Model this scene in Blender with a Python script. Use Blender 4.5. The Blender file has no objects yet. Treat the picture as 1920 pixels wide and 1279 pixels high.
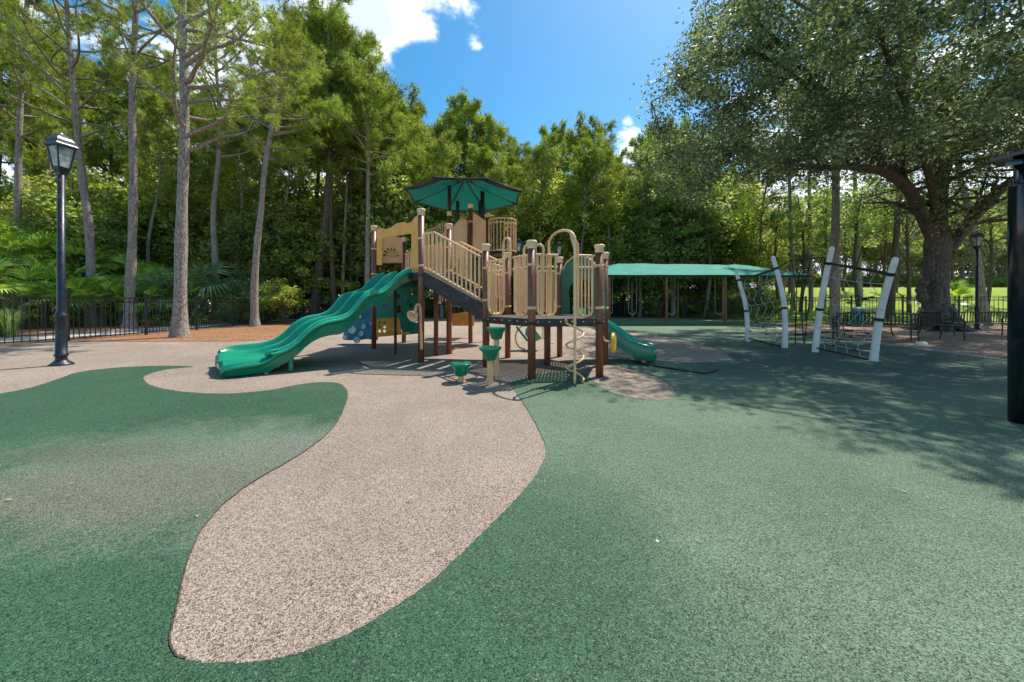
import bpy, bmesh, math, random
import numpy as np
from mathutils import Vector, Matrix

# ---------------------------------------------------------------- camera, light, exposure
scene = bpy.context.scene
F, CH, CX, HY = 680.0, 1.2, 960.0, 568.0        # focal length in photo pixels, eye height, horizon
cam_d = bpy.data.cameras.new('camera'); cam = bpy.data.objects.new('camera', cam_d)
scene.collection.objects.link(cam)
cam.location = (0, 0, CH); cam.rotation_euler = (math.pi/2, 0, 0)
cam_d.sensor_width = 36; cam_d.lens = F/1920*36; cam_d.shift_y = -(639.5-HY)/1920
cam_d.clip_start = .05; cam_d.clip_end = 3000
scene.camera = cam

SUN_EL = math.radians(60); SUN_AZ = math.atan2(.67, .74)       # azimuth from +Y towards +X
sun_d = bpy.data.lights.new('sun', 'SUN'); sun_d.energy = 3.8; sun_d.angle = math.radians(.55); sun_d.color = (1, .95, .88)
sun = bpy.data.objects.new('sun', sun_d); scene.collection.objects.link(sun)
sd = Vector((math.sin(SUN_AZ)*math.cos(SUN_EL), math.cos(SUN_AZ)*math.cos(SUN_EL), math.sin(SUN_EL)))
sun.rotation_euler = sd.to_track_quat('Z', 'Y').to_euler()
sun.location = (20, 25, 60)

world = bpy.data.worlds.new('World'); scene.world = world; world.use_nodes = True
wt = world.node_tree; wt.nodes.clear()
def wn(t, **k):
    n = wt.nodes.new(t)
    for a, b in k.items(): setattr(n, a, b)
    return n
def wmath(op, a, b=None, c=None, clamp=False):
    n = wn('ShaderNodeMath', operation=op, use_clamp=clamp)
    for i, v in enumerate((a, b, c)):
        if v is None: continue
        if isinstance(v, (int, float)): n.inputs[i].default_value = v
        else: wt.links.new(v, n.inputs[i])
    return n.outputs[0]
sky = wn('ShaderNodeTexSky', sky_type='NISHITA', sun_disc=False, sun_elevation=SUN_EL, sun_rotation=SUN_AZ)
sky.air_density = 1.0; sky.dust_density = .6; sky.ozone_density = 2.4
hs = wn('ShaderNodeHueSaturation'); hs.inputs['Saturation'].default_value = 1.38; hs.inputs['Value'].default_value = .80; hs.inputs['Hue'].default_value = .485
wt.links.new(sky.outputs[0], hs.inputs['Color'])
tc = wn('ShaderNodeTexCoord')
sep = wn('ShaderNodeSeparateXYZ'); wt.links.new(tc.outputs['Generated'], sep.inputs[0])
zc = wmath('MAXIMUM', wmath('ADD', sep.outputs[2], .12), .05)
cmb = wn('ShaderNodeCombineXYZ')
wt.links.new(wmath('DIVIDE', sep.outputs[0], zc), cmb.inputs[0]); wt.links.new(wmath('DIVIDE', sep.outputs[1], zc), cmb.inputs[1])
def wnoise(scale, detail, rough, dist=0):
    n = wn('ShaderNodeTexNoise'); n.inputs['Scale'].default_value = scale; n.inputs['Detail'].default_value = detail
    n.inputs['Roughness'].default_value = rough; n.inputs['Distortion'].default_value = dist
    wt.links.new(cmb.outputs[0], n.inputs['Vector']); return n.outputs['Fac']
n1 = wnoise(3.4, 9, .6, .3); n2 = wnoise(9, 6, .6)
dens = wmath('ADD', wmath('MULTIPLY', wmath('SUBTRACT', n1, .16), 1.3), wmath('MULTIPLY', n2, .15))
def blob(px, py, r_in, r_out, amount):
    d = Vector(((px-CX)/F, 1, (HY-py)/F)).normalized()
    v = wn('ShaderNodeVectorMath', operation='DISTANCE'); wt.links.new(tc.outputs['Generated'], v.inputs[0]); v.inputs[1].default_value = d
    m = wn('ShaderNodeMapRange', interpolation_type='SMOOTHSTEP')
    m.inputs['From Min'].default_value = r_in; m.inputs['From Max'].default_value = r_out
    m.inputs['To Min'].default_value = amount; m.inputs['To Max'].default_value = 0
    wt.links.new(v.outputs['Value'], m.inputs['Value']); return m.outputs[0]
for b in [(735, -30, .03, .20, .34), (870, -25, .02, .10, .42), (690, 60, .02, .10, .26), (800, 40, .0, .06, .15), (560, 120, .1, .34, .15), (430, 250, .1, .3, .22), (500, 330, .1, .3, .2), (1172, 275, .0, .10, .52), (1165, 290, .0, .05, .1),
          (1500, 430, .05, .35, .24), (1650, 470, .05, .3, .2), (896, 82, .0, .055, .42), (1195, 175, .0, .03, .46), (1130, 205, 0, .02, .42), (1175, 216, 0, .035, .38), (960, 15, 0, .06, .42),
          (-700, 300, .2, .7, .16), (2600, 100, .2, .7, .16), (1010, 130, .12, .5, -.3), (220, 120, .02, .2, -.2), (1100, 60, .1, .3, -.15)]:
    dens = wmath('ADD', dens, blob(*b))
edge = wn('ShaderNodeMapRange', interpolation_type='SMOOTHSTEP'); edge.inputs['From Min'].default_value = .57; edge.inputs['From Max'].default_value = .86
wt.links.new(dens, edge.inputs['Value'])
core = wn('ShaderNodeMapRange', interpolation_type='SMOOTHSTEP'); core.inputs['From Min'].default_value = .70; core.inputs['From Max'].default_value = 1.0
core.inputs['To Min'].default_value = 1; core.inputs['To Max'].default_value = .62
wt.links.new(dens, core.inputs['Value'])
cc = wn('ShaderNodeMix', data_type='RGBA'); cc.inputs[6].default_value = (3.6, 4.1, 4.9, 1); cc.inputs[7].default_value = (8.2, 8.2, 8.2, 1)
wt.links.new(wmath('SUBTRACT', wmath('MULTIPLY', core.outputs[0], 2.63), 1.63, clamp=True), cc.inputs[0])
haze_f = wn('ShaderNodeMapRange', interpolation_type='SMOOTHSTEP'); haze_f.inputs['From Min'].default_value = .26; haze_f.inputs['From Max'].default_value = -.02
haze_f.inputs['To Min'].default_value = 0; haze_f.inputs['To Max'].default_value = .5
wt.links.new(sep.outputs[2], haze_f.inputs['Value'])
hz = wn('ShaderNodeMix', data_type='RGBA'); hz.inputs[7].default_value = (4.6, 5.3, 6.0, 1)
wt.links.new(haze_f.outputs[0], hz.inputs[0]); wt.links.new(hs.outputs[0], hz.inputs[6])
mx = wn('ShaderNodeMix', data_type='RGBA')
wt.links.new(edge.outputs[0], mx.inputs[0]); wt.links.new(hz.outputs[2], mx.inputs[6]); wt.links.new(cc.outputs[2], mx.inputs[7])
bg = wn('ShaderNodeBackground'); bg.inputs['Strength'].default_value = .15
wt.links.new(mx.outputs[2], bg.inputs['Color'])
wo = wn('ShaderNodeOutputWorld'); wt.links.new(bg.outputs[0], wo.inputs['Surface'])

vs = scene.view_settings; vs.view_transform = 'Standard'; vs.look = 'None'; vs.exposure = 0.68; vs.gamma = 1; vs.use_curve_mapping = False
scene.cycles.max_bounces = 6; scene.cycles.diffuse_bounces = 4; scene.cycles.glossy_bounces = 2
scene.cycles.transmission_bounces = 4; scene.cycles.transparent_max_bounces = 8
scene.cycles.caustics_reflective = False; scene.cycles.caustics_refractive = False
scene.cycles.sample_clamp_indirect = 4

# ---------------------------------------------------------------- pixel <-> place
def G(px, py):
    Y = CH*F/(py-HY); return Vector(((px-CX)/F*Y, Y, 0))
def P(px, py, Y): return Vector(((px-CX)/F*Y, Y, CH+(HY-py)/F*Y))
class Wall:                                                    # an upright plane through two ground points
    def __init__(s, a, b):
        s.a = Vector((a[0], a[1], 0)); d = Vector((b[0]-a[0], b[1]-a[1], 0)); s.len = d.length; s.u = d.normalized()
        s.n = Vector((s.u.y, -s.u.x, 0))
    def hit(s, px, py):                                        # -> (distance along, height)
        k = (px-CX)/F; t = (k*s.a.y-s.a.x)/(s.u.x-k*s.u.y); Y = s.a.y+s.u.y*t
        return t, CH+(HY-py)/F*Y
    def at(s, t, z, off=0): return s.a+s.u*t+s.n*off+Vector((0, 0, z))

# ---------------------------------------------------------------- objects
ORG = {}
def thing(name, loc, label, cat, group=None):
    o = bpy.data.objects.new(name, None); scene.collection.objects.link(o)
    o.location = loc; o.empty_display_size = .2; ORG[o.name] = Vector(loc); tag(o, label, cat, group); return o
def tag(o, label=None, cat=None, group=None, kind=None):
    if label: o['label'] = label
    if cat: o['category'] = cat
    if group: o['group'] = group
    if kind: o['kind'] = kind
    return o
class MB:
    def __init__(s): s.v = []; s.f = []; s.sm = []
    def add(s, vs, fs, smooth=False):
        n = len(s.v); s.v += [tuple(v) for v in vs]; s.f += [tuple(i+n for i in f) for f in fs]; s.sm += [smooth]*len(fs); return s
    def box(s, c, size, rz=0, ax=None):
        c = Vector(c); hx, hy, hz_ = [q/2 for q in size]
        R = ax if ax else Matrix.Rotation(rz, 3, 'Z')
        vs = [c+R@Vector((x*hx, y*hy, z*hz_)) for x in (-1, 1) for y in (-1, 1) for z in (-1, 1)]
        return s.add(vs, [(0, 1, 3, 2), (4, 6, 7, 5), (0, 4, 5, 1), (2, 3, 7, 6), (0, 2, 6, 4), (1, 5, 7, 3)])
    def bar(s, a, b, w, h, up=Vector((0, 0, 1))):
        a, b = Vector(a), Vector(b); d = b-a; L = d.length; x = d.normalized()
        y = up.cross(x); y = y.normalized() if y.length > 1e-5 else Vector((0, 1, 0)); z = x.cross(y)
        return s.box((a+b)/2, (L, w, h), ax=Matrix((x, y, z)).transposed())
    def tube(s, pts, r, n=8, caps=True, smooth=True):
        pts = [Vector(p) for p in pts]; m = len(pts); rr = r if hasattr(r, '__len__') else [r]*m
        vs = []; prev = None
        for i, p in enumerate(pts):
            t = (pts[min(i+1, m-1)]-pts[max(i-1, 0)])
            t = t.normalized() if t.length > 1e-9 else Vector((0, 0, 1))
            if prev is None:
                a = Vector((1, 0, 0)) if abs(t.x) < .8 else Vector((0, 1, 0)); prev = t.cross(a).normalized()
            else:
                prev = prev-t*prev.dot(t); prev.normalize()
            b = t.cross(prev)
            for k in range(n):
                an = 2*math.pi*k/n; vs.append(p+(prev*math.cos(an)+b*math.sin(an))*rr[i])
        fs = [(i*n+k, i*n+(k+1) % n, (i+1)*n+(k+1) % n, (i+1)*n+k) for i in range(m-1) for k in range(n)]
        s.add(vs, fs, smooth)
        if caps: s.add(vs[:n], [tuple(range(n-1, -1, -1))]); s.add(vs[-n:], [tuple(range(n))])
        return s
    def lathe(s, prof, c=(0, 0, 0), n=16, ax=None, smooth=True, ang0=0):
        c = Vector(c); R = ax or Matrix.Identity(3); vs = []
        for r, z in prof:
            for k in range(n):
                a = ang0+2*math.pi*k/n; vs.append(c+R@Vector((r*math.cos(a), r*math.sin(a), z)))
        m = len(prof)
        return s.add(vs, [(i*n+k, i*n+(k+1) % n, (i+1)*n+(k+1) % n, (i+1)*n+k) for i in range(m-1) for k in range(n)], smooth)
    def prism(s, poly, z0, z1):
        n = len(poly); vs = [(p[0], p[1], z0) for p in poly]+[(p[0], p[1], z1) for p in poly]
        return s.add(vs, [tuple(range(n-1, -1, -1)), tuple(range(n, 2*n))]+[(i, (i+1) % n, n+(i+1) % n, n+i) for i in range(n)])
def build(name, mb, mat, parent=None, bevel=0, org=None):
    o0 = org if org is not None else (ORG[root_of(parent).name] if parent else Vector((0, 0, 0)))
    me = bpy.data.meshes.new(name)
    me.from_pydata([(v[0]-o0.x, v[1]-o0.y, v[2]-o0.z) for v in mb.v], [], mb.f)
    me.polygons.foreach_set('use_smooth', mb.sm); me.materials.append(mat)
    if bevel:
        bm = bmesh.new(); bm.from_mesh(me); bmesh.ops.remove_doubles(bm, verts=bm.verts, dist=1e-5)
        es = [e for e in bm.edges if len(e.link_faces) == 2 and e.calc_face_angle(0) > .6]
        bmesh.ops.bevel(bm, geom=es, offset=bevel, segments=2, affect='EDGES', clamp_overlap=True); bm.to_mesh(me); bm.free()
    me.update()
    o = bpy.data.objects.new(name, me); scene.collection.objects.link(o)
    if parent: o.parent = parent
    elif org is not None: o.location = org
    return o
def root_of(o):
    while o.parent: o = o.parent
    return o
def piece(name, me, parent, loc, rz=0, scale=None):            # a repeated piece sharing its mesh, placed in the world
    o = bpy.data.objects.new(name, me); scene.collection.objects.link(o); o.parent = parent
    o.location = Vector(loc)-ORG[root_of(parent).name]; o.rotation_euler = (0, 0, rz)
    if scale: o.scale = scale
    return o
def mesh_of(name, mb, mat):
    me = bpy.data.meshes.new(name); me.from_pydata(mb.v, [], mb.f); me.polygons.foreach_set('use_smooth', mb.sm); me.materials.append(mat); me.update(); return me
def panel(name, outlines, thick, wall, off, mat, parent, bevel=0.0):   # flat board with cut-outs standing in a Wall
    cu = bpy.data.curves.new(name, 'CURVE'); cu.dimensions = '2D'; cu.fill_mode = 'BOTH'; cu.extrude = thick/2; cu.bevel_depth = bevel
    for ol in outlines:
        sp = cu.splines.new('POLY'); sp.points.add(len(ol)-1); sp.use_cyclic_u = True
        for i, (x, y) in enumerate(ol): sp.points[i].co = (x, y, 0, 1)
    t = bpy.data.objects.new('t', cu); scene.collection.objects.link(t)
    me = bpy.data.meshes.new_from_object(t.evaluated_get(bpy.context.evaluated_depsgraph_get()))
    bpy.data.objects.remove(t); bpy.data.curves.remove(cu); me.name = name
    M = Matrix.Identity(4); M.col[0] = wall.u.to_4d(); M.col[1] = (0, 0, 1, 0); M.col[2] = wall.n.to_4d()
    for c in (0, 2): M[3][c] = 0
    loc = wall.a+wall.n*off-ORG[root_of(parent).name]; M.col[3] = (loc.x, loc.y, loc.z, 1)
    me.transform(M); me.materials.clear(); me.materials.append(mat)
    o = bpy.data.objects.new(name, me); scene.collection.objects.link(o); o.parent = parent; return o
def spline(pts, n=8, closed=False):
    pts = [Vector(p) for p in pts]; m = len(pts); out = []
    rng_ = range(m if closed else m-1)
    for i in rng_:
        if closed: p0, p1, p2, p3 = pts[(i-1) % m], pts[i], pts[(i+1) % m], pts[(i+2) % m]
        else: p0, p1, p2, p3 = pts[max(i-1, 0)], pts[i], pts[i+1], pts[min(i+2, m-1)]
        for k in range(n):
            t = k/n; out.append(.5*((2*p1)+(p2-p0)*t+(2*p0-5*p1+4*p2-p3)*t*t+(3*p1-p0-3*p2+p3)*t**3))
    if not closed: out.append(pts[-1])
    return out
def circ(x, y, r, n=16, ry=None): return [(x+r*math.cos(2*math.pi*k/n), y+(ry or r)*math.sin(2*math.pi*k/n)) for k in range(n)]

# ---------------------------------------------------------------- materials
class NT:
    def __init__(s, name):
        s.m = bpy.data.materials.new(name); s.m.use_nodes = True; s.t = s.m.node_tree; s.b = s.t.nodes['Principled BSDF']; s.out = s.t.nodes['Material Output']
    def n(s, t, **k):
        n = s.t.nodes.new(t)
        for a, b in k.items(): setattr(n, a, b)
        return n
    def l(s, a, b): s.t.links.new(a, b)
    def coord(s, which='Object', scale=None):
        c = s.n('ShaderNodeTexCoord').outputs[which]
        if scale:
            mp = s.n('ShaderNodeMapping'); mp.inputs['Scale'].default_value = scale; s.l(c, mp.inputs[0]); c = mp.outputs[0]
        return c
    def noise(s, scale, detail=4, rough=.55, vec=None, dist=0):
        n = s.n('ShaderNodeTexNoise'); n.inputs['Scale'].default_value = scale; n.inputs['Detail'].default_value = detail
        n.inputs['Roughness'].default_value = rough; n.inputs['Distortion'].default_value = dist
        s.l(vec if vec is not None else s.coord(), n.inputs['Vector']); return n.outputs['Fac']
    def ramp(s, fac, stops, interp='LINEAR'):
        r = s.n('ShaderNodeValToRGB'); r.color_ramp.interpolation = interp; el = r.color_ramp.elements
        while len(el) > 1: el.remove(el[-1])
        el[0].position = stops[0][0]; el[0].color = (*stops[0][1], 1)
        for p, c in stops[1:]: e = el.new(p); e.color = (*c, 1)
        s.l(fac, r.inputs[0]); return r.outputs[0]
    def mix(s, fac, a, b, blend='MIX'):
        m = s.n('ShaderNodeMix', data_type='RGBA', blend_type=blend)
        for i, v in ((0, fac), (6, a), (7, b)):
            if isinstance(v, (int, float)): m.inputs[i].default_value = v
            elif isinstance(v, tuple): m.inputs[i].default_value = (*v, 1)
            else: s.l(v, m.inputs[i])
        return m.outputs[2]
    def rng(s, v, a, b, c=0, d=1, smooth=True):
        m = s.n('ShaderNodeMapRange'); m.interpolation_type = 'SMOOTHSTEP' if smooth else 'LINEAR'
        for i, q in enumerate((a, b, c, d)): m.inputs[i+1].default_value = q
        s.l(v, m.inputs[0]); return m.outputs[0]
    def math(s, op, a, b=0):
        m = s.n('ShaderNodeMath', operation=op)
        for i, v in enumerate((a, b)):
            if isinstance(v, (int, float)): m.inputs[i].default_value = v
            else: s.l(v, m.inputs[i])
        return m.outputs[0]
    def bump(s, h, strength, dist=.01):
        b = s.n('ShaderNodeBump'); b.inputs['Strength'].default_value = strength; b.inputs['Distance'].default_value = dist
        s.l(h, b.inputs['Height']); s.l(b.outputs[0], s.b.inputs['Normal'])
    def col(s, c):
        if isinstance(c, tuple): s.b.inputs['Base Color'].default_value = (*c, 1)
        else: s.l(c, s.b.inputs['Base Color'])
    def set(s, rough=.5, spec=.5, metal=0):
        s.b.inputs['Roughness'].default_value = rough; s.b.inputs['Specular IOR Level'].default_value = spec; s.b.inputs['Metallic'].default_value = metal; return s

def simple(name, c, rough=.5, spec=.5, metal=0, var=.12, scale=3, bump=0, dust=0):
    t = NT(name); n = t.noise(scale, 5, .6); dark = tuple(q*(1-var*2) for q in c); lite = tuple(min(1, q*(1+var)) for q in c)
    cc_ = t.ramp(n, [(.25, dark), (.55, c), (.8, lite)])
    if dust:
        n2 = t.noise(9, 6, .7); cc_ = t.mix(t.rng(n2, .5, .75, 0, dust), cc_, (.42, .38, .33))
    t.col(cc_); t.set(rough, spec, metal)
    t.l(t.rng(t.noise(scale*4, 4), .3, .7, rough*.8, min(1, rough*1.25)), t.b.inputs['Roughness'])
    if bump: t.bump(t.noise(scale*25, 4), bump, .003)
    return t.m

def rubber(name, base, chips, fleck, wear_shade=None):
    t = NT(name); co = t.coord('Object')
    v = t.n('ShaderNodeTexVoronoi', feature='F1'); v.inputs['Scale'].default_value = 215; v.inputs['Randomness'].default_value = 1
    wob = t.noise(60, 2, .5, co); vm = t.n('ShaderNodeVectorMath', operation='ADD'); sc_ = t.n('ShaderNodeVectorMath', operation='SCALE'); sc_.inputs['Scale'].default_value = .018
    nn = t.n('ShaderNodeTexNoise'); nn.inputs['Scale'].default_value = 60; t.l(co, nn.inputs['Vector']); t.l(nn.outputs['Color'], sc_.inputs[0])
    t.l(co, vm.inputs[0]); t.l(sc_.outputs[0], vm.inputs[1]); t.l(vm.outputs[0], v.inputs['Vector'])
    sp = t.n('ShaderNodeSeparateColor'); t.l(v.outputs['Color'], sp.inputs[0])
    grain = t.ramp(sp.outputs[0], chips, 'CONSTANT')
    tone = t.noise(.55, 6, .62, co, .4); tone2 = t.noise(3.2, 6, .65, co); tone3 = t.noise(.16, 3, .5, co)
    c = t.mix(t.rng(tone, .3, .72), tuple(q*.84 for q in base), tuple(q*1.13 for q in base))
    c = t.mix(t.rng(tone2, .35, .75, 0, .35), c, tuple(q*.72 for q in base))
    c = t.mix(t.rng(tone3, .4, .65, 0, .28), c, tuple(q*1.25 for q in base))
    if wear_shade: c = wear_shade(t, co, c)
    c = t.mix(.86, c, grain, 'MULTIPLY')
    vl = t.n('ShaderNodeTexVoronoi', feature='F1'); vl.inputs['Scale'].default_value = 170; t.l(co, vl.inputs['Vector'])
    sp2 = t.n('ShaderNodeSeparateColor'); t.l(vl.outputs['Color'], sp2.inputs[0])
    c = t.mix(t.rng(sp2.outputs[1], .95, .98, 0, .22), c, fleck)
    pit = t.rng(v.outputs['Distance'], .55, .85, 0, .6); c = t.mix(pit, c, tuple(q*.25 for q in base))
    t.col(c); t.set(.93, .22); t.bump(t.math('SUBTRACT', sp.outputs[1], v.outputs['Distance']), .75, .006); return t.m

def worn_green(t, co, c):
    # sun-bleached and dirt-rubbed patches of the left area, each with its own place and shape
    def patch(c, x, y, sx, sy, col_, amt, rot=0):
        mp = t.n('ShaderNodeMapping', vector_type='TEXTURE'); mp.inputs['Location'].default_value = (x, y, 0); mp.inputs['Scale'].default_value = (sx, sy, 1); mp.inputs['Rotation'].default_value = (0, 0, rot)
        t.l(co, mp.inputs[0]); ln = t.n('ShaderNodeVectorMath', operation='LENGTH'); t.l(mp.outputs[0], ln.inputs[0])
        nz = t.noise(2.3, 11, .74, co, .5); gr = t.noise(75, 3, .7, co); f = t.math('ADD', t.math('ADD', ln.outputs['Value'], t.math('MULTIPLY', t.math('SUBTRACT', nz, .5), 1.7)), t.math('MULTIPLY', t.math('SUBTRACT', gr, .5), .9))
        return t.mix(t.rng(f, 1.15, .35, 0, amt), c, col_)
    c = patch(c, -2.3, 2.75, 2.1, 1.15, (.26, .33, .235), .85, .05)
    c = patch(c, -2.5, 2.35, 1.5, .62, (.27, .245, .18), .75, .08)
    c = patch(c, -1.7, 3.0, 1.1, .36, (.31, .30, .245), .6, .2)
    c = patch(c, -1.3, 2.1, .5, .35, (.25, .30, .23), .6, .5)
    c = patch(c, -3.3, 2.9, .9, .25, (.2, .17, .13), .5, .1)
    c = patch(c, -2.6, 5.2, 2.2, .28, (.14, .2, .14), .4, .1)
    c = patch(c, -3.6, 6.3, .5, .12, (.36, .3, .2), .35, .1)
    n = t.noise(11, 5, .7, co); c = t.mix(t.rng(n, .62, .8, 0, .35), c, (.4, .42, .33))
    return c
def worn_shaded_right(t, co, c):
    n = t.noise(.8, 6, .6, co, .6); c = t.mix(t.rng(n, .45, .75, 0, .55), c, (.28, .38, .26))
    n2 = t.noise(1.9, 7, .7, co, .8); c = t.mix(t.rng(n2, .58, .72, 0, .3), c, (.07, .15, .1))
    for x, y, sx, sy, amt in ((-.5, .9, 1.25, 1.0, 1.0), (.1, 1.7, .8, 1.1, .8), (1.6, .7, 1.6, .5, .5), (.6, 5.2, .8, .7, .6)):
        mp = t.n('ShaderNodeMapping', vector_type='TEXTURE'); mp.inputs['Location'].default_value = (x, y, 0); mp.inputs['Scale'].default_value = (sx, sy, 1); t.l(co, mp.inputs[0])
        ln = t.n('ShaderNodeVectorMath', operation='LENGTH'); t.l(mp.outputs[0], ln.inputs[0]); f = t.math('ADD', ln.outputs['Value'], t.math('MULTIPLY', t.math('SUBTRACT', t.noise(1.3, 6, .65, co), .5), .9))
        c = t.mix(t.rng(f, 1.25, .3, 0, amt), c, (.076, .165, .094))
    for x, y, sx, sy, amt in ((7.2, 7.5, 4.6, 3.6, .65), (9, 12, 4, 4, .5)):  # slate patches: the oak's shade painted into the rubber colour
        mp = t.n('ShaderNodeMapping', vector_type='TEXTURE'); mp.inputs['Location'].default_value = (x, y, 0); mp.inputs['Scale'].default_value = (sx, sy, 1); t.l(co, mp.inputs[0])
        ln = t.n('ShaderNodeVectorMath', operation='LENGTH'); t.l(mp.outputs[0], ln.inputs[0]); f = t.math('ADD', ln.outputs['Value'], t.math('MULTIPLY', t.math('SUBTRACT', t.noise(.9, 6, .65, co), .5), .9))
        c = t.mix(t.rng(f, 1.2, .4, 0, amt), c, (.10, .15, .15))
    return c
def worn_beige(t, co, c):
    n = t.noise(1.4, 7, .66, co, .5); c = t.mix(t.rng(n, .52, .78, 0, .3), c, (.25, .19, .15))
    n2 = t.noise(.5, 5, .6, co, .5); return t.mix(t.rng(n2, .5, .7, 0, .3), c, (.60, .46, .38))
chip_g = [(0, (.12, .16, .14)), (.2, (.45, .5, .45)), (.4, (1, 1, 1)), (.66, (.8, .86, .8)), (.8, (1.0, 1.0, 1.0)), (.9, (.5, .62, .52))]
chip_b = [(0, (.08, .06, .05)), (.16, (.3, .25, .22)), (.3, (1, 1, 1)), (.5, (.85, .8, .76)), (.68, (1.0, 1.0, 1.0)), (.88, (.55, .45, .42))]
M = {}
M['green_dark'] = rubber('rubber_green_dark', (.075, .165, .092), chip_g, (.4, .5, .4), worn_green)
M['green'] = rubber('rubber_green', (.235, .32, .205), chip_g, (.5, .62, .48), worn_shaded_right)
M['beige'] = rubber('rubber_beige', (.545, .44, .34), chip_b, (.8, .7, .6), worn_beige)
M['seam'] = simple('rubber_seam', (.09, .06, .045), .9, .2)
M['concrete'] = simple('concrete', (.42, .39, .35), .9, .2, scale=1.5, bump=.3)
def mulch_mat():
    t = NT('pine_straw'); co = t.coord(); v = t.n('ShaderNodeTexVoronoi'); v.inputs['Scale'].default_value = 22; t.l(t.coord('Object', (1, 3, 1)), v.inputs['Vector'])
    sp = t.n('ShaderNodeSeparateColor'); t.l(v.outputs['Color'], sp.inputs[0])
    c = t.ramp(sp.outputs[0], [(0, (.09, .035, .015)), (.3, (.3, .13, .06)), (.65, (.48, .24, .12)), (1, (.62, .37, .22))])
    c = t.mix(t.rng(t.noise(.9, 6, .7), .4, .7, 0, .6), c, (.2, .11, .065)); t.col(c); t.set(.95, .1); t.bump(sp.outputs[1], 1, .02); return t.m
M['mulch'] = mulch_mat()
def soil_mat():
    t = NT('sandy_mulch'); v = t.n('ShaderNodeTexVoronoi'); v.inputs['Scale'].default_value = 16; t.l(t.coord('Object', (1, 2.4, 1)), v.inputs['Vector'])  # sandy brown mulch under the oak, its own colour
    sp = t.n('ShaderNodeSeparateColor'); t.l(v.outputs['Color'], sp.inputs[0])
    c = t.ramp(sp.outputs[0], [(0, (.1, .05, .035)), (.35, (.3, .17, .12)), (.7, (.46, .29, .21)), (1, (.6, .45, .35))])
    c = t.mix(t.rng(t.noise(.8, 7, .7), .4, .7, 0, .6), c, (.4, .3, .22)); t.col(c); t.set(.95, .1); t.bump(sp.outputs[1], 1, .02); return t.m
M['soil'] = soil_mat()
def terrain_mat():
    t = NT('terrain'); co = t.coord(); g = t.ramp(t.noise(2.5, 7, .7), [(.3, (.15, .22, .03)), (.5, (.28, .35, .05)), (.72, (.42, .46, .10))])
    d = t.ramp(t.noise(3, 8, .75), [(.3, (.035, .022, .012)), (.5, (.13, .085, .045)), (.75, (.3, .2, .12))])
    s = t.n('ShaderNodeSeparateXYZ'); t.l(co, s.inputs[0])
    m = t.math('MULTIPLY', t.rng(s.outputs[0], 14.5, 17.5), t.rng(s.outputs[1], 19.5, 21.5))
    t.col(t.mix(m, d, g)); t.set(.95, .12); t.bump(t.noise(30, 5), .8, .03); return t.m
M['terrain'] = terrain_mat()

def wood_post():
    t = NT('post_brown'); c = t.ramp(t.noise(2.2, 6, .6, t.coord('Object', (6, 6, .6))), [(.3, (.17, .055, .024)), (.55, (.25, .085, .038)), (.8, (.32, .12, .06))])
    c = t.mix(t.rng(t.noise(14, 5, .7), .55, .8, 0, .3), c, (.26, .18, .14)); t.col(c); t.set(.42, .5); return t.m
M['post'] = wood_post()
M['tan'] = simple('tan_powdercoat', (.98, .60, .30), .42, .4, scale=2, dust=.12)
M['tan_panel'] = simple('tan_plastic', (.95, .52, .24), .5, .4, scale=2, dust=.12)
M['cap'] = simple('cap_plastic', (.95, .67, .39), .5, .4, scale=9, dust=.3)
M['yellow'] = simple('yellow_plastic', (1.0, .44, .07), .45, .45, scale=3, dust=.1)
M['yellow2'] = simple('yellow_bright', (1.0, .52, .04), .42, .45, scale=3, dust=.12)
M['slide'] = simple('green_slide_plastic', (.008, .26, .142), .2, .6, scale=1.6, var=.12, dust=.05)
M['slide_highlight'] = simple('green_slide_rim_highlight', (.045, .46, .27), .25, .6, scale=4, dust=.15)  # paler green paints highlights onto the slide rims
M['green_panel'] = simple('green_panel_plastic', (.008, .20, .125), .4, .5, scale=2, dust=.06)
M['teal_rock'] = simple('teal_rock_plastic', (.012, .20, .27), .5, .45, scale=4, var=.3, bump=.5)
M['deck'] = simple('deck_grey', (.16, .13, .12), .7, .3, scale=3, dust=.4)
M['deck_dark'] = simple('deck_edge', (.055, .043, .04), .6, .35, scale=3, dust=.2)
M['black'] = simple('black_metal', (.012, .012, .014), .35, .5, scale=6, dust=.15)
M['lamp_black'] = simple('lamp_black', (.014, .018, .026), .38, .5, scale=5, dust=.12)
M['navy'] = simple('navy_gloss', (.008, .011, .018), .16, .6, scale=3, var=.2, dust=.04)
M['grey_metal'] = simple('grey_metal', (.5, .5, .5), .4, .5, .6)
M['white'] = simple('white_powdercoat', (.92, .83, .74), .45, .45, scale=3, dust=.18)
M['rope'] = simple('black_rope', (.02, .02, .022), .8, .2)
M['rope_pale'] = simple('pale_rope', (.55, .55, .5), .8, .2)
M['hold'] = simple('pale_holds', (.55, .66, .66), .6, .3)
M['sage'] = simple('sage_plastic', (.12, .42, .32), .5, .4)
def fabric(name, c, tr):
    t = NT(name); co = t.coord('Object', (1, 1, 1)); n = t.noise(1.3, 6, .6, co, .4); cc_ = t.ramp(n, [(.3, tuple(q*.8 for q in c)), (.6, c), (.85, tuple(min(1, q*1.2) for q in c))])
    t.col(cc_); t.set(.7, .3); tl = t.n('ShaderNodeBsdfTranslucent'); t.l(cc_, tl.inputs['Color']); ms = t.n('ShaderNodeMixShader'); ms.inputs[0].default_value = tr
    t.l(t.b.outputs[0], ms.inputs[1]); t.l(tl.outputs[0], ms.inputs[2]); t.l(ms.outputs[0], t.out.inputs['Surface'])
    t.bump(t.noise(2.4, 5, .6, t.coord('Object', (3, 1, 1))), .5, .08); return t.m
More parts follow.
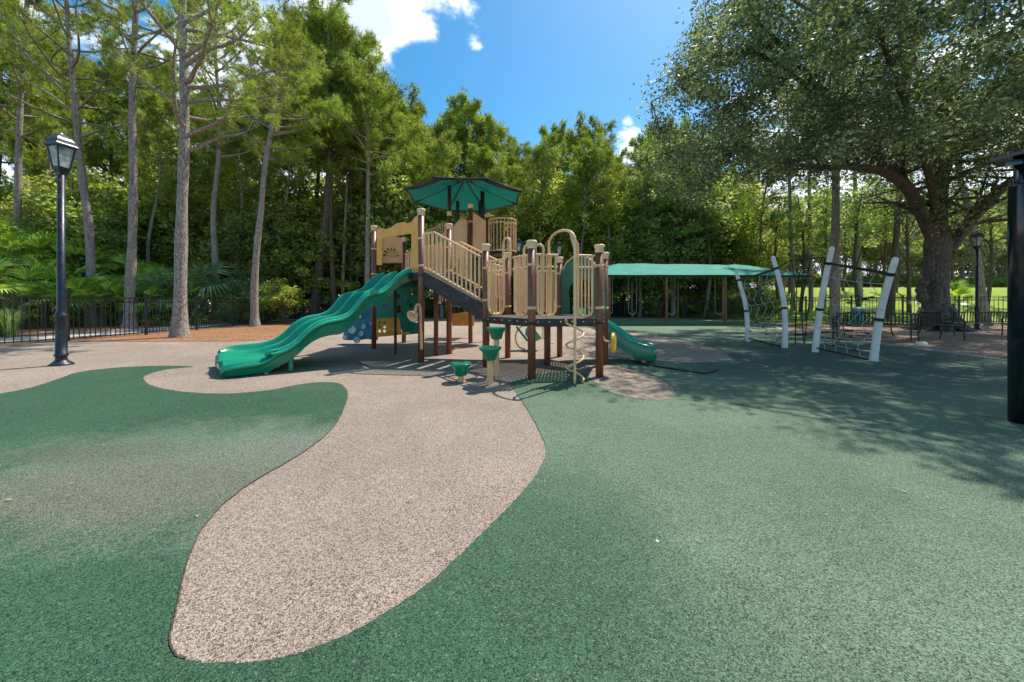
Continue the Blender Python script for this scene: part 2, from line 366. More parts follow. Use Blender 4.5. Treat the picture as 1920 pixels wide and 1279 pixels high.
M['canopy'] = fabric('canopy_fabric', (.05, .42, .33), .35)
M['roof'] = fabric('roof_fabric', (.004, .125, .09), .34)
def glass_mat():
    t = NT('lamp_glass'); c = t.ramp(t.noise(7, 4), [(.35, (.28, .34, .33)), (.55, (.62, .64, .6)), (.7, (.85, .87, .85))])
    t.col(c); t.set(.12, .6); tr = t.n('ShaderNodeBsdfTransparent'); ms = t.n('ShaderNodeMixShader'); ms.inputs[0].default_value = .45
    t.l(t.b.outputs[0], ms.inputs[1]); t.l(tr.outputs[0], ms.inputs[2]); t.l(ms.outputs[0], t.out.inputs['Surface']); return t.m
M['glass'] = glass_mat()
def screen_mat():
    t = NT('mesh_screen'); t.col((.01, .012, .012)); t.set(.8, .2); tr = t.n('ShaderNodeBsdfTransparent'); ms = t.n('ShaderNodeMixShader'); ms.inputs[0].default_value = .22
    t.l(t.b.outputs[0], ms.inputs[1]); t.l(tr.outputs[0], ms.inputs[2]); t.l(ms.outputs[0], t.out.inputs['Surface']); return t.m
M['screen'] = screen_mat()

def bark(name, dark, mid, lite, vscale=7, zs=.28):
    t = NT(name); co = t.coord('Object', (1, 1, zs)); v = t.n('ShaderNodeTexVoronoi', feature='DISTANCE_TO_EDGE'); v.inputs['Scale'].default_value = vscale
    wv = t.n('ShaderNodeVectorMath', operation='ADD'); nz = t.n('ShaderNodeTexNoise'); nz.inputs['Scale'].default_value = 5; nz.inputs['Detail'].default_value = 5; t.l(co, nz.inputs['Vector'])
    sc_ = t.n('ShaderNodeVectorMath', operation='SCALE'); sc_.inputs['Scale'].default_value = .22; t.l(nz.outputs['Color'], sc_.inputs[0]); t.l(co, wv.inputs[0]); t.l(sc_.outputs[0], wv.inputs[1]); t.l(wv.outputs[0], v.inputs['Vector'])
    e = t.rng(v.outputs['Distance'], 0, .13); e = t.math('MULTIPLY', t.math('ADD', e, .55), .645); c = t.mix(e, dark, t.ramp(t.noise(9, 7, .7, co), [(.3, mid), (.7, lite)])); c = t.mix(t.rng(t.noise(1.1, 5), .5, .75, 0, .4), c, tuple(q*.6 for q in mid))
    t.col(c); t.set(.95, .12); t.bump(t.math('ADD', e, t.math('MULTIPLY', t.noise(30, 4, .7), .5)), .9, .035); return t.m
M['pine_bark'] = bark('pine_bark', (.10, .062, .045), (.36, .28, .23), (.60, .51, .44), 19, .3)
M['dark_bark'] = bark('dark_bark', (.05, .035, .025), (.15, .115, .085), (.27, .22, .17), 18, .3)
M['oak_bark'] = bark('oak_bark', (.028, .024, .021), (.13, .112, .095), (.27, .235, .20), 21, .16)
def leaf(name, stops, trans=.42, island=True, rough=.5, spec=.35, shift=.35, other=None):
    t = NT(name); g = t.n('ShaderNodeNewGeometry'); c = t.ramp(g.outputs['Random Per Island'], stops)
    oi = t.n('ShaderNodeObjectInfo')
    if other: c = t.mix(t.rng(oi.outputs['Random'], .3, .9, 0, .65), c, other)
    k = t.rng(t.noise(.55, 3, .5), .35, .65, 1-shift, 1+shift*.7)
    hv = t.n('ShaderNodeHueSaturation'); t.l(k, hv.inputs['Value']); t.l(c, hv.inputs['Color']); c = hv.outputs[0]
    t.col(c); t.set(rough, spec); tl = t.n('ShaderNodeBsdfTranslucent')
    y = t.mix(1.0, c, (1.3, 1.25, .55), 'MULTIPLY'); t.l(y, tl.inputs['Color'])
    ms = t.n('ShaderNodeMixShader'); ms.inputs[0].default_value = trans; t.l(t.b.outputs[0], ms.inputs[1]); t.l(tl.outputs[0], ms.inputs[2]); t.l(ms.outputs[0], t.out.inputs['Surface']); return t.m
M['leaf'] = leaf('broad_leaves', [(0, (0.138, 0.210, 0.044)), (.4, (0.304, 0.418, 0.077)), (.75, (0.525, 0.594, 0.122)), (1, (0.774, 0.703, 0.220))], .5, other=(.40, .40, .15))
M['leaf_dark'] = leaf('dark_leaves', [(0, (0.126, 0.220, 0.060)), (.45, (0.316, 0.459, 0.121)), (.85, (0.612, 0.726, 0.225)), (1, (0.900, 0.900, 0.414))], .45, other=(.26, .28, .12))
M['oak_leaf'] = leaf('oak_leaves', [(0, (0.070, 0.107, 0.056)), (.45, (0.158, 0.222, 0.107)), (.8, (0.289, 0.367, 0.197)), (1, (0.523, 0.551, 0.356))], .33, spec=.3, rough=.5)
M['needle'] = leaf('pine_needles', [(0, (0.128, 0.207, 0.032)), (.45, (0.267, 0.392, 0.055)), (.9, (0.483, 0.543, 0.100)), (1, (0.699, 0.413, 0.136))], .36)
M['pale_leaf'] = leaf('pale_leaves', [(0, (.25, .29, .14)), (.5, (.46, .47, .26)), (1, (.66, .6, .42))], .4)
M['frond'] = leaf('palmetto_fronds', [(0, (0.206, 0.417, 0.055)), (.5, (0.474, 0.770, 0.110)), (.9, (0.822, 0.900, 0.234)), (1, (0.664, 0.616, 0.193))], .4, rough=.35, spec=.5)
M['frond_pale'] = leaf('palm_fronds_pale', [(0, (.16, .28, .1)), (.5, (.32, .45, .2)), (1, (.55, .62, .36))], .35, rough=.35, spec=.5)
M['grass'] = leaf('grass_blades', [(0, (.1, .2, .04)), (.5, (.28, .4, .12)), (1, (.5, .55, .26))], .35)
# ---------------------------------------------------------------- ground
def sstep(x): x = min(1, max(0, x)); return x*x*(3-2*x)
def gz(x, y):                                                   # rising lawn beyond the right-hand fence, rolling floor under the woods
    h = 2.9*sstep((x-15.5)/7)*sstep((y-19.5)/20)
    return h
def make_terrain():
    mb = MB(); xs = [-420, -200, -100]+[-60+3*i for i in range(54)]+[140, 240, 420]; ys = [-60, -20]+[-5+3*i for i in range(34)]+[130, 200, 330, 600]
    vs = []
    for y in ys:
        for x in xs:
            z = gz(x, y); 
            if y > 44 and x > 15: z = gz(x, 44)
            vs.append((x, y, z-.012))
    nx = len(xs); mb.add(vs, [(j*nx+i, j*nx+i+1, (j+1)*nx+i+1, (j+1)*nx+i) for j in range(len(ys)-1) for i in range(nx-1)], True)
    tag(build('ground', mb, M['terrain']), kind='structure')
make_terrain()
def sheet(name, pts, z, mat, thick=0):
    mb = MB(); n = len(pts); area = sum(pts[i][0]*pts[(i+1) % n][1]-pts[(i+1) % n][0]*pts[i][1] for i in range(n))
    if area < 0: pts = pts[::-1]
    vs = [(p[0], p[1], z) for p in pts]; mb.add(vs, [tuple(range(n))])
    o = build(name, mb, mat)
    bm = bmesh.new(); bm.from_mesh(o.data)
    if thick:
        r = bmesh.ops.extrude_edge_only(bm, edges=[e for e in bm.edges if len(e.link_faces) == 1])
        for v in r['geom']:
            if isinstance(v, bmesh.types.BMVert): v.co.z -= thick
    bmesh.ops.triangulate(bm, faces=[f for f in bm.faces if len(f.verts) > 4]); bm.to_mesh(o.data); bm.free()
    return tag(o, kind='structure')
# playground paving (beige rubber), a real slab edge of a few centimetres
r0 = G(1480, 623); r1 = G(1700, 652); r2 = G(1886, 678)
pave = [(-15.6, -6), (-14.45, 9.6), (-13.9, 11.2), (-8.7, 11.2), (-7.3, 12.0), (-6.9, 14), (-7.2, 18), (-7.8, 23), (-6, 28), (2, 29), (12, 27.5), (15.5, 23), (13.5, 19), tuple(r0[:2]), tuple(r1[:2]), tuple(r2[:2]), (10.0, 4), (9.8, -6)]
sheet('rubber_paving', pave, .004, M['beige'], .03)
def px_poly(pts, n=6, closed=True): return [tuple(G(*p)[:2]) for p in [q[:2] for q in spline([Vector((a, b, 0)) for a, b in pts], n, closed)]]
_R = random.Random(12)
def rag(pts, d=.0035): return [(x+_R.uniform(-d, d), y+_R.uniform(-d, d)) for x, y in pts]
# left green sheet
left_top = [(-160, 752), (-60, 746), (0, 739), (60, 727), (110, 711), (150, 698), (220, 690), (300, 686.5), (362, 687.5)]
left_in = [(362, 688.5), (310, 694), (275, 704), (270, 713), (288, 725), (340, 735), (420, 739), (500, 733), (560, 722), (600, 717.5), (636, 720), (650, 733), (649, 755), (632, 793), (600, 827), (545, 865), (480, 902), (420, 947), (378, 997), (354, 1050), (341, 1100), (327, 1160), (318, 1200), (326, 1226), (352, 1241), (420, 1247), (515, 1239), (600, 1214), (700, 1168)]
mid_in = rag(px_poly(left_in, 22, False))
mid = rag(px_poly(left_top, 14, False), .006)+mid_in
left_poly = mid+[(-.45, 1.0), (-.45, -6), (-13, -6), (-13, 3.0)]
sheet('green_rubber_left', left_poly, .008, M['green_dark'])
right_in = [(700, 1168), (800, 1100), (895, 1012), (955, 952), (1000, 900), (1020, 862), (1022, 836), (1006, 800), (986, 765), (966, 735), (953, 718)]
right_mid = [(953, 718), (985, 709), (1020, 702), (1060, 698), (1098, 702), (1112, 714), (1128, 727), (1160, 741), (1205, 750.5), (1245, 751), (1267, 741), (1262, 727), (1235, 709), (1195, 696), (1150, 685), (1120, 676), (1130, 668), (1180, 671), (1260, 679), (1330, 680), (1367, 676), (1366, 666), (1330, 652), (1270, 636), (1200, 626), (1160, 620), (1120, 616), (1060, 612.5), (1090, 609), (1150, 607.5), (1260, 606.5), (1400, 606)]
e = Vector((r0.x, r0.y, 0))
right_poly = rag(px_poly(right_in, 20, False))+rag(px_poly(right_mid, 8, False), .008)+[(15.2, 21.6), (13.3, 18.9), (r0.x-.12, r0.y), (r1.x-.12, r1.y), (r2.x-.12, r2.y), (9.88, 4), (9.68, -6), (-.45, -6), (-.45, 1.0)]
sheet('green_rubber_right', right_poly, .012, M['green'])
def ribbon(name, pts, w, z, mat, thick=0, stag='structure'):
    mb = MB(); L = []; R = []; n = len(pts)
    for i, p in enumerate(pts):
        a = Vector((*pts[max(0, i-1)], 0)); b = Vector((*pts[min(n-1, i+1)], 0)); d = (b-a).normalized(); q = Vector((-d.y, d.x, 0))*w/2
        L.append((p[0]+q.x, p[1]+q.y, z)); R.append((p[0]-q.x, p[1]-q.y, z))
    vs = L+R; mb.add(vs, [(n+i, n+i+1, i+1, i) for i in range(n-1)])
    if thick:
        vs2 = [(x, y, z-thick) for x, y, _ in vs]; m = len(mb.v); mb.add(vs2, []); mb.f += [(i, i+1, m+i+1, m+i) for i in range(n-1)]+[(n+i+1, n+i, m+n+i, m+n+i+1) for i in range(n-1)]; mb.sm += [False]*(2*n-2)
    o = build(name, mb, mat); tag(o, kind=stag); return o
seam_pts = mid_in[11*22:24*22:2]
ribbon('rubber_joint', seam_pts, .0055, .0125, M['seam'])
# concrete edging along the right side, mulch beds, path outside the left fence
ribbon('concrete_edging', [(13.5, 19), (r0.x+.07, r0.y), (r1.x+.07, r1.y), (r2.x+.07, r2.y), (10.07, 4), (9.87, -6)], .15, .03, M['concrete'], .05)
def dense(poly, k=5, jig=.12, seed=1):
    R = random.Random(seed); out = []; n = len(poly)
    for i in range(n):
        a, b = poly[i], poly[(i+1) % n]
        for j in range(k): out.append((a[0]+(b[0]-a[0])*j/k+R.uniform(-jig, jig), a[1]+(b[1]-a[1])*j/k+R.uniform(-jig, jig)))
    return out
sheet('mulch_bed_left', dense([(-14.5, 11.35), (-8.75, 11.35), (-7.4, 12.1), (-7.0, 14), (-7.3, 18), (-8, 24), (-15.2, 24)], 6, .05), .0, M['mulch'])
sheet('mulch_bed_woods', dense([(-17.6, 2), (-17.1, 14), (-16.8, 22), (-16, 27), (-20, 32), (-22, 14), (-20.5, 2)], 6, .15, 5), -.002, M['mulch'])
sheet('mulch_bed_far', dense([(-9, 23.5), (-6, 28.3), (2, 29.3), (12, 27.8), (15.7, 23), (18, 24), (20, 34), (-10, 36)], 6, .25), -.003, M['mulch'])
sheet('mulch_bed_right', dense([(13.6, 18.9), (r0.x+.2, r0.y), (r1.x+.2, r1.y), (r2.x+.2, r2.y), (10.2, 4), (10.2, -6), (30, -6), (30, 17), (22.5, 20), (16, 22.5)], 6, .06, 3), .002, M['soil'])
ribbon('footpath', [tuple(p[:2]) for p in spline([(-17.2, -6, 0), (-16.6, 8, 0), (-16.1, 16, 0), (-15.9, 22, 0), (-14.5, 28, 0), (-11, 33, 0), (-4, 37, 0)], 6)], 2.0, .012, M['concrete'], .04)
# far pale embankment road on top of the lawn
ribbon('far_road', [(18, 46.5), (40, 46.5), (70, 47), (110, 50)], 3.4, 3.0, M['concrete'], .4)

# ---------------------------------------------------------------- play structure
PS = thing('play_structure', (0, 8.5, 0), 'large tan, brown and green climbing structure with wavy double slide and teal octagonal roof', 'play structure')
A, B_, C_, D = (-1.84, 7.35), (-3.59, 9.43), (-3.25, 10.9), (-1.475, 8.5)
E, F_, Gp, Bk = (-1.23, 10.74), (-1.90, 11.0), (-.76, 11.35), (-1.05, 12.05)
Hh, I, J, K, Mm, N, L = (-.49, 6.8), (.31, 5.71), (1.416, 5.87), (1.81, 7.07), (1.06, 8.08), (-.093, 7.92), (.68, 6.98)
def post(p, top, r=.063, cap=True, z0=0):
    mb = MB(); mb.lathe([(0, z0), (r, z0), (r, top), (0, top)], (p[0], p[1], 0), 16); mb.sm = [True]*len(mb.f)
    o = build('post', mb, M['post'], PS); 
    # flat shaded ends
    for q in o.data.polygons:
        if abs(q.normal.z) > .9: q.use_smooth = False
    if cap:
        c = MB(); c.lathe([(r+.006, top-.03), (r+.010, top-.02), (r+.010, top+.045), (r+.022, top+.058), (r+.024, top+.085), (r+.012, top+.10), (0, top+.105)], (p[0], p[1], 0), 16)
        build('cap', c, M['cap'], o)
    return o
for p, t in ((A, 3.0), (B_, 3.1), (C_, 3.06), (D, 2.95), (E, 4.02), (F_, 3.86), (Gp, 3.9), (Hh, 2.2), (I, 2.08), (J, 2.04), (K, 2.08), (Mm, 2.12), (N, 2.2)): post(p, t)
for p, zs_ in ((Hh, (1.25, 1.85)), (I, (1.12, 1.8)), (J, (1.12, 1.8)), (K, (1.1, 1.9)), (Mm, (1.12, 1.85)), (N, (1.12, 1.85)), (A, (1.95, 2.5)), (D, (1.95, 2.5)), (B_, (1.95, 2.6)), (E, (2.85, 3.6)), (I, (.88,)), (J, (.88,)), (Hh, (.88,)), (A, (1.76,))):
    for z_ in zs_:
        mb = MB(); mb.lathe([(.064, -.022), (.072, -.02), (.072, .02), (.064, .022)], (p[0], p[1], z_), 16); mb.box((p[0]-.0, p[1]-.075, z_), (.03, .03, .03)); build('clamp', mb, M['tan'] if z_ not in (.88, 1.76) else M['deck_dark'], PS)
post(L, .86, cap=False)
post((-1.84+.10, 7.35+.95), 1.8, .05, cap=False); post((-1.42, 12.3), 3.7, cap=False)
post((-2.5, 12.0), 2.4, cap=False)
def clip_y(poly, y):
    xs = []; n = len(poly)
    for i in range(n):
        a, b = poly[i], poly[(i+1) % n]
        if (a[1]-y)*(b[1]-y) < 0: xs.append(a[0]+(b[0]-a[0])*(y-a[1])/(b[1]-a[1]))
    return sorted(xs)
def deck(poly, z, rot=0):
    ca, sa = math.cos(rot), math.sin(rot); q = [(x*ca+y*sa, -x*sa+y*ca) for x, y in poly]; mb = MB()
    y0, y1 = min(p[1] for p in q), max(p[1] for p in q); y = y0+.03
    def back(x, y): return (x*ca-y*sa, x*sa+y*ca)
    while y < y1-.02:
        xs = clip_y(q, y)
        if len(xs) == 2 and xs[1]-xs[0] > .1:
            a, b = back(xs[0]+.02, y), back(xs[1]-.02, y); mb.bar((*a, z-.012), (*b, z-.012), .040, .022)
        y += .064
    q2 = [(-b, a) for a, b in q]; x0, x1 = min(p[1] for p in q2), max(p[1] for p in q2); x = x0+.05
    while x < x1-.03:
        xs = clip_y(q2, x)
        if len(xs) == 2 and xs[1]-xs[0] > .1:
            pa, pb = (x, -xs[0]-.02), (x, -xs[1]+.02); a, b = back(*pa), back(*pb); mb.bar((*a, z-.0155), (*b, z-.0155), .03, .022)
        x += .11
    o = build('deck', mb, M['deck'], PS)
    e_ = MB(); n = len(poly)
    for i in range(n):
        a, b = poly[i], poly[(i+1) % n]; e_.bar((*a, z-.065), (*b, z-.065), .035, .125)
    build('deck_edge', e_, M['deck_dark'], o); return o
deck([Hh, I, J, K, Mm, N], .95, .9)
bt = MB()
for wa, wb in ((I, J), (Hh, I)):
    w_ = Wall(wa, wb)
    for k in range(6):
        s_ = 1 if wa is I else 1
        bt.lathe([(0, .022), (.012, .018), (.013, 0)], w_.at(w_.len*(k+.5)/6, .9, .017*1), 6, ax=Matrix((w_.u, Vector((0, 0, 1)), w_.n)).transposed())
build('bolts', bt, M['cap'], PS)['kind'] = 'stuff'
deck([A, D, C_, B_], 1.83, 2.27)
deck([E, (-.62, 10.95), Gp, Bk, (-1.75, 12.0), F_], 2.72, .3)
deck([(-2.3, 11.9), (-1.4, 11.9), (-1.3, 12.9), (-2.4, 12.9)], 1.25, 0)

def railing(wall, pts_top, pts_bot, ts, r=.0145, name='railing', rail_r=.021, mat='tan', off=0, flat=False):
    """tube rails with one baluster per entry of ts; pts = [(t, z), ...]"""
    mb = MB(); mb.tube([wall.at(t, z, off) for t, z in pts_top], rail_r, 8); o = build(name, mb, M[mat], PS)
    mb = MB(); mb.tube([wall.at(t, z, off) for t, z in pts_bot], rail_r, 8); build('bottom_rail', mb, M[mat], o)
    def zi(pts, t):
        for (a, za), (b, zb) in zip(pts, pts[1:]):
            if a <= t <= b: return za+(zb-za)*(t-a)/max(b-a, 1e-6)
        return pts[-1][1]
    for t in ts:
        b = MB()
        if flat: b.box(wall.at(t, (zi(pts_top, t)+zi(pts_bot, t))/2, off), (.042, .02, zi(pts_top, t)-zi(pts_bot, t)), math.atan2(wall.u.y, wall.u.x))
        else: b.tube([wall.at(t, zi(pts_bot, t), off), wall.at(t, zi(pts_top, t), off)], r, 6)
        build('baluster', b, M[mat], o)
    return o
# stairs between upper and lower deck, with stringers and railings
wAH = Wall(A, Hh); wDN = Wall(D, N)
def stairside(w):
    L_ = w.len; pt = [(.09, 1.85), (L_-.08, 1.18)]
    mb = MB()
    P0, P1, P2, P3 = [w.at(t, z) for t, z in ((.07, 1.84), (L_-.06, 1.20), (L_-.06, .86), (.07, 1.56))]; n_ = w.n*.018
    vs = [p+n_ for p in (P0, P1, P2, P3)]+[p-n_ for p in (P0, P1, P2, P3)]
    mb.add(vs, [(0, 1, 2, 3), (7, 6, 5, 4), (0, 4, 5, 1), (1, 5, 6, 2), (2, 6, 7, 3), (3, 7, 4, 0)])
    build('stair_stringer', mb, M['deck_dark'], PS)
    top = [(.08, 2.58), (.33, 2.60), (L_-.09, 2.06)]; bot = [(.08, 1.90), (.2, 1.87), (L_-.09, 1.26)]
    railing(w, top, bot, [.1+(L_-.22)*k/13 for k in range(14)], r=.019, off=.03 if w is wAH else 0, name='stair_railing')
stairside(wAH); stairside(wDN)
wt_ = Wall(D, A)
for k in range(4):
    f = (k+.6)/4.4; z = 1.83-(1.83-.95)*(k+1)/5
    a = Vector((*A, 0)).lerp(Vector((*Hh, 0)), f); b = Vector((*D, 0)).lerp(Vector((*N, 0)), f)
    mb = MB(); mb.bar(a+Vector((0, 0, z)), b+Vector((0, 0, z)), .27, .035); mb.bar(a+Vector((-.1, .04, z+.08)), b+Vector((-.1, .04, z+.08)), .02, .13); build('stair_tread', mb, M['deck'], PS)
# solid tan board barriers behind the stairs
def slats(w, t0, t1, n, z0f, z1f, name='slatted_panel', wd=.8):
    mb = MB(); mb.tube([w.at(t0, z1f(0)), w.at(t1, z1f(1))], .02, 8); o = build(name, mb, M['tan'], PS); mb = MB(); mb.tube([w.at(t0, z0f(0)), w.at(t1, z0f(1))], .02, 8); build('bottom_rail', mb, M['tan'], o)
    for k in range(n):
        f = (k+.5)/n; t = t0+(t1-t0)*f; b = MB(); s = (t1-t0)/n*wd
        b.box(w.at(t, (z0f(f)+z1f(f))/2), (s, .018, z1f(f)-z0f(f)), math.atan2(w.u.y, w.u.x)); build('slat', b, M['tan_panel'], o)
    return o
wDC = Wall(D, C_)
slats(wDC, .1, wDC.len-.1, 15, lambda f: 1.9, lambda f: 2.66, wd=.62)
# stair up from the main deck to the tower: sloped balustrade
wDE = Wall((-1.60, 8.65), (-1.32, 10.65))
railing(wDE, [(.05, 2.95), (.6, 3.1), (1.4, 3.55), (2.0, 3.6)], [(.05, 2.0), (.6, 2.05), (1.4, 2.6), (2.0, 2.75)], [.1+.135*k for k in range(15)], flat=True)
wUp = Wall((-1.95, 10.0), (-1.3, 10.68))
railing(wUp, [(0, 3.05), (.35, 3.35), (.9, 3.62)], [(0, 2.2), (.35, 2.5), (.9, 2.75)], [.04+.085*k for k in range(11)], r=.014)
wSt = Wall((-2.55, 9.75), (-1.98, 10.85))
railing(wSt, [(0, 3.0), (1.2, 3.6)], [(0, 2.0), (1.2, 2.72)], [.08+.1*k for k in range(12)], r=.013)
for k in range(4):
    mb = MB(); a = Vector((-2.2+.12*k, 10.15+.2*k, 2.0+.18*k)); mb.bar(a, a+Vector((.62, -.3, 0)), .22, .035); build('stair_tread', mb, M['deck'], PS)
# tower: solid board, balcony cage and roof
wEG = Wall(E, (-.80, 10.98)); q = [wEG.hit(*p) for p in ((889, 398), (912, 405), (912, 474), (889, 474))]
panel('tower_panel', [[(.07, 3.9), (.5, 3.68), (.5, 2.74), (.07, 2.74)]], .02, wEG, 0, M['tan_panel'], PS)
wEG2 = Wall((-.77, 11.0), (-.18, 11.3))
cage_c = Vector((-.30, 11.25, 0)); cr = .43
pts = [cage_c+Vector((cr*math.cos(a), cr*math.sin(a), 0)) for a in [math.radians(x) for x in range(-170, 100, 15)]]
mb = MB(); mb.tube([p+Vector((0, 0, 3.74)) for p in pts], .024, 8); cage = build('balcony_rail', mb, M['tan'], PS)
for zz_ in (2.78, 3.62):
    mb = MB(); mb.tube([p+Vector((0, 0, zz_)) for p in pts], .02, 6); build('rail', mb, M['tan'], cage)
for p in pts:
    b = MB(); b.tube([p+Vector((0, 0, 2.78)), p+Vector((0, 0, 3.74))], .014, 6); build('baluster', b, M['tan'], cage)
mb = MB(); mb.lathe([(0, 2.74), (cr, 2.74), (cr, 2.70), (0, 2.70)], cage_c, 20); build('balcony_floor', mb, M['deck_dark'], PS)
mb = MB(); mb.lathe([(0, 0), (.075, .005), (.075, .03), (0, .035)], (-.18, 10.83, 3.42), 14, ax=Matrix.Rotation(math.pi/2, 3, 'X')); build('round_window', mb, M['yellow2'], PS)
# octagonal fabric roof on steel posts
RC = Vector((-1.42, 10.95, 0)); RR = 1.78; ze, za = 4.40, 4.96
ang = [math.radians(22.5+45*k+4) for k in range(8)]; crn = [RC+Vector((RR*math.cos(a), RR*math.sin(a), ze)) for a in ang]; ap = RC+Vector((0, 0, za))
mb = MB(); N1 = 8; NEARP = [k for k in range(8) if (crn[k]+crn[(k+1) % 8]).y/2 < RC.y-.9]
for k in range(8):
    a, b = crn[k], crn[(k+1) % 8]; vs = []; fs = []
    for i in range(N1+1):
        for j in range(N1+1):
            u = i/N1; v = j/N1; edge_p = a.lerp(b, v); sag = .05*math.sin(math.pi*v)*u*u; p = ap.lerp(edge_p, u); p = p+(RC-Vector((edge_p.x, edge_p.y, 0)))*(.03*math.sin(math.pi*v)*u)+Vector((0, 0, -.06*math.sin(math.pi*u)-sag*.3)); vs.append(p)
    fs = [(i*(N1+1)+j, (i+1)*(N1+1)+j, (i+1)*(N1+1)+j+1, i*(N1+1)+j+1) for i in range(N1) for j in range(N1)]
    mb.add(vs, fs, True)
roof = build('canopy_roof', mb, M['roof'], PS); roof.data.materials.append(M['black'])
for q_ in roof.data.polygons:
    i_ = (q_.index % (N1*N1))//N1
    if i_ >= N1-2 and (q_.index//(N1*N1)) in NEARP: q_.material_index = 1  # near panels get a black outer band as painted shade
mb = MB()
for k in range(8): mb.tube([ap-Vector((0, 0, .03)), crn[k]-Vector((0, 0, .03))], .028, 6); 
build('roof_frame', mb, M['black'], roof)
mb = MB()
for k in range(8):
    a, b = crn[k], crn[(k+1) % 8]; pts2 = []
    for v in range(7): 
        f = v/6; e_ = a.lerp(b, f); pts2.append(e_+(RC-Vector((e_.x, e_.y, 0)))*(.03*math.sin(math.pi*f)))
    mb.tube(pts2, .03, 6)
build('roof_hem', mb, M['black'], roof)
for (x, y), r, z0 in ((F_, .055, 3.9), ((-.93, 11.4), .065, 2.7), (Bk, .065, 2.7), ((-1.8, 12.0), .055, 2.7)):
    mb = MB(); zt = za-.03-(Vector((x, y, 0))-RC).length/RR*(za-ze); mb.tube([(x, y, z0), (x, y, zt)], r, 12); build('roof_post', mb, M['deck_dark'] if r < .06 else M['black'], PS)

# yellow archway board over the slide entrance
wAB = Wall(B_, A)
def wp(w, pts): return [w.hit(*p) for p in pts]
outer = wp(wAB, [(707, 497), (707, 430), (714, 428), (724, 430), (733, 427), (744, 419), (754, 417), (764, 419), (772, 416), (779, 407), (786, 402), (786, 503), (772, 503), (772, 438), (752, 441), (731, 444), (718, 447), (717, 497)])
holes = []
for x, y in ((729, 437), (738, 433.5), (747, 430.5), (756, 427.5), (767, 424)): t, z = wAB.hit(x, y); holes.append(circ(t, z, .022, 10))
t, z = wAB.hit(766, 432); holes.append([(t-.09, z-.03), (t+.09, z+.0), (t+.09, z+.06), (t-.09, z+.03)])
ob = panel('archway_board', [outer, *holes[:5]], .022, wAB, .0, M['yellow'], PS)
bl = MB()
for x, y in ((711, 445), (711, 462), (711, 480), (778, 440), (778, 462), (778, 485)): bl.box(wAB.at(*wAB.hit(x, y), .015), (.03, .03, .03), math.atan2(wAB.u.y, wAB.u.x))
build('bolt', bl, M['cap'], ob)
# sun board behind it
wBC = Wall((-3.62, 9.95), C_)
wS = Wall((-3.50, 9.75), (-2.72, 10.25))
so = wp(wS, [(717, 493), (717, 450), (720, 446), (728, 444), (736, 441), (744, 444), (754, 447), (755, 493)])
cs = wS.hit(734, 479); rays = []
for k in range(9):
    a = math.radians(30*k); 
    if k > 6: continue
    d = Vector((math.cos(a), math.sin(a))); n_ = Vector((-d.y, d.x)); 
    rays.append([(cs[0]+d.x*r+n_.x*w_, cs[1]+d.y*r+n_.y*w_) for r, w_ in ((.10, -.016), (.215, -.03), (.215, .03), (.10, .016))])
for k in range(8):
    a = 2*math.pi*k/8+.3; rays.append(circ(cs[0]+.055*math.cos(a), cs[1]+.055*math.sin(a), .014, 8))
panel('sun_board', [so, *rays], .022, wS, 0, M['tan_panel'], PS)
w2 = Wall((-2.72, 10.3), (-2.1, 9.6)); slats(w2, 0, .8, 6, lambda f: 1.9, lambda f: 2.75, wd=.6)
# ---- wavy double slide
T1 = Vector((-2.13, 7.69, 0)); T2 = Vector((-3.14, 8.89, 0)); sdir = Vector((-.765, -.643, 0)).normalized(); across = (T2-T1).normalized(); W = (T2-T1).length
rim = [(0, 1.93), (.12, 1.90), (.3, 1.78), (.5, 1.56), (.68, 1.46), (.85, 1.43), (1.0, 1.34), (1.12, 1.18), (1.25, 1.03), (1.42, .95), (1.6, .92), (1.78, .86), (1.95, .74), (2.1, .58), (2.25, .47), (2.45, .405), (2.7, .385), (2.95, .375), (3.12, .36)]
def interp(tab, s):
    if s <= tab[0][0]: return tab[0][1]
    for (a, za_), (b, zb) in zip(tab, tab[1:]):
        if a <= s <= b:
            return za_+(zb-za_)*(s-a)/(b-a)
    return tab[-1][1]
rs = [p for p in spline([(a, b, 0) for a, b in rim], 5)]; rs = [(p.x, p.y) for p in rs]
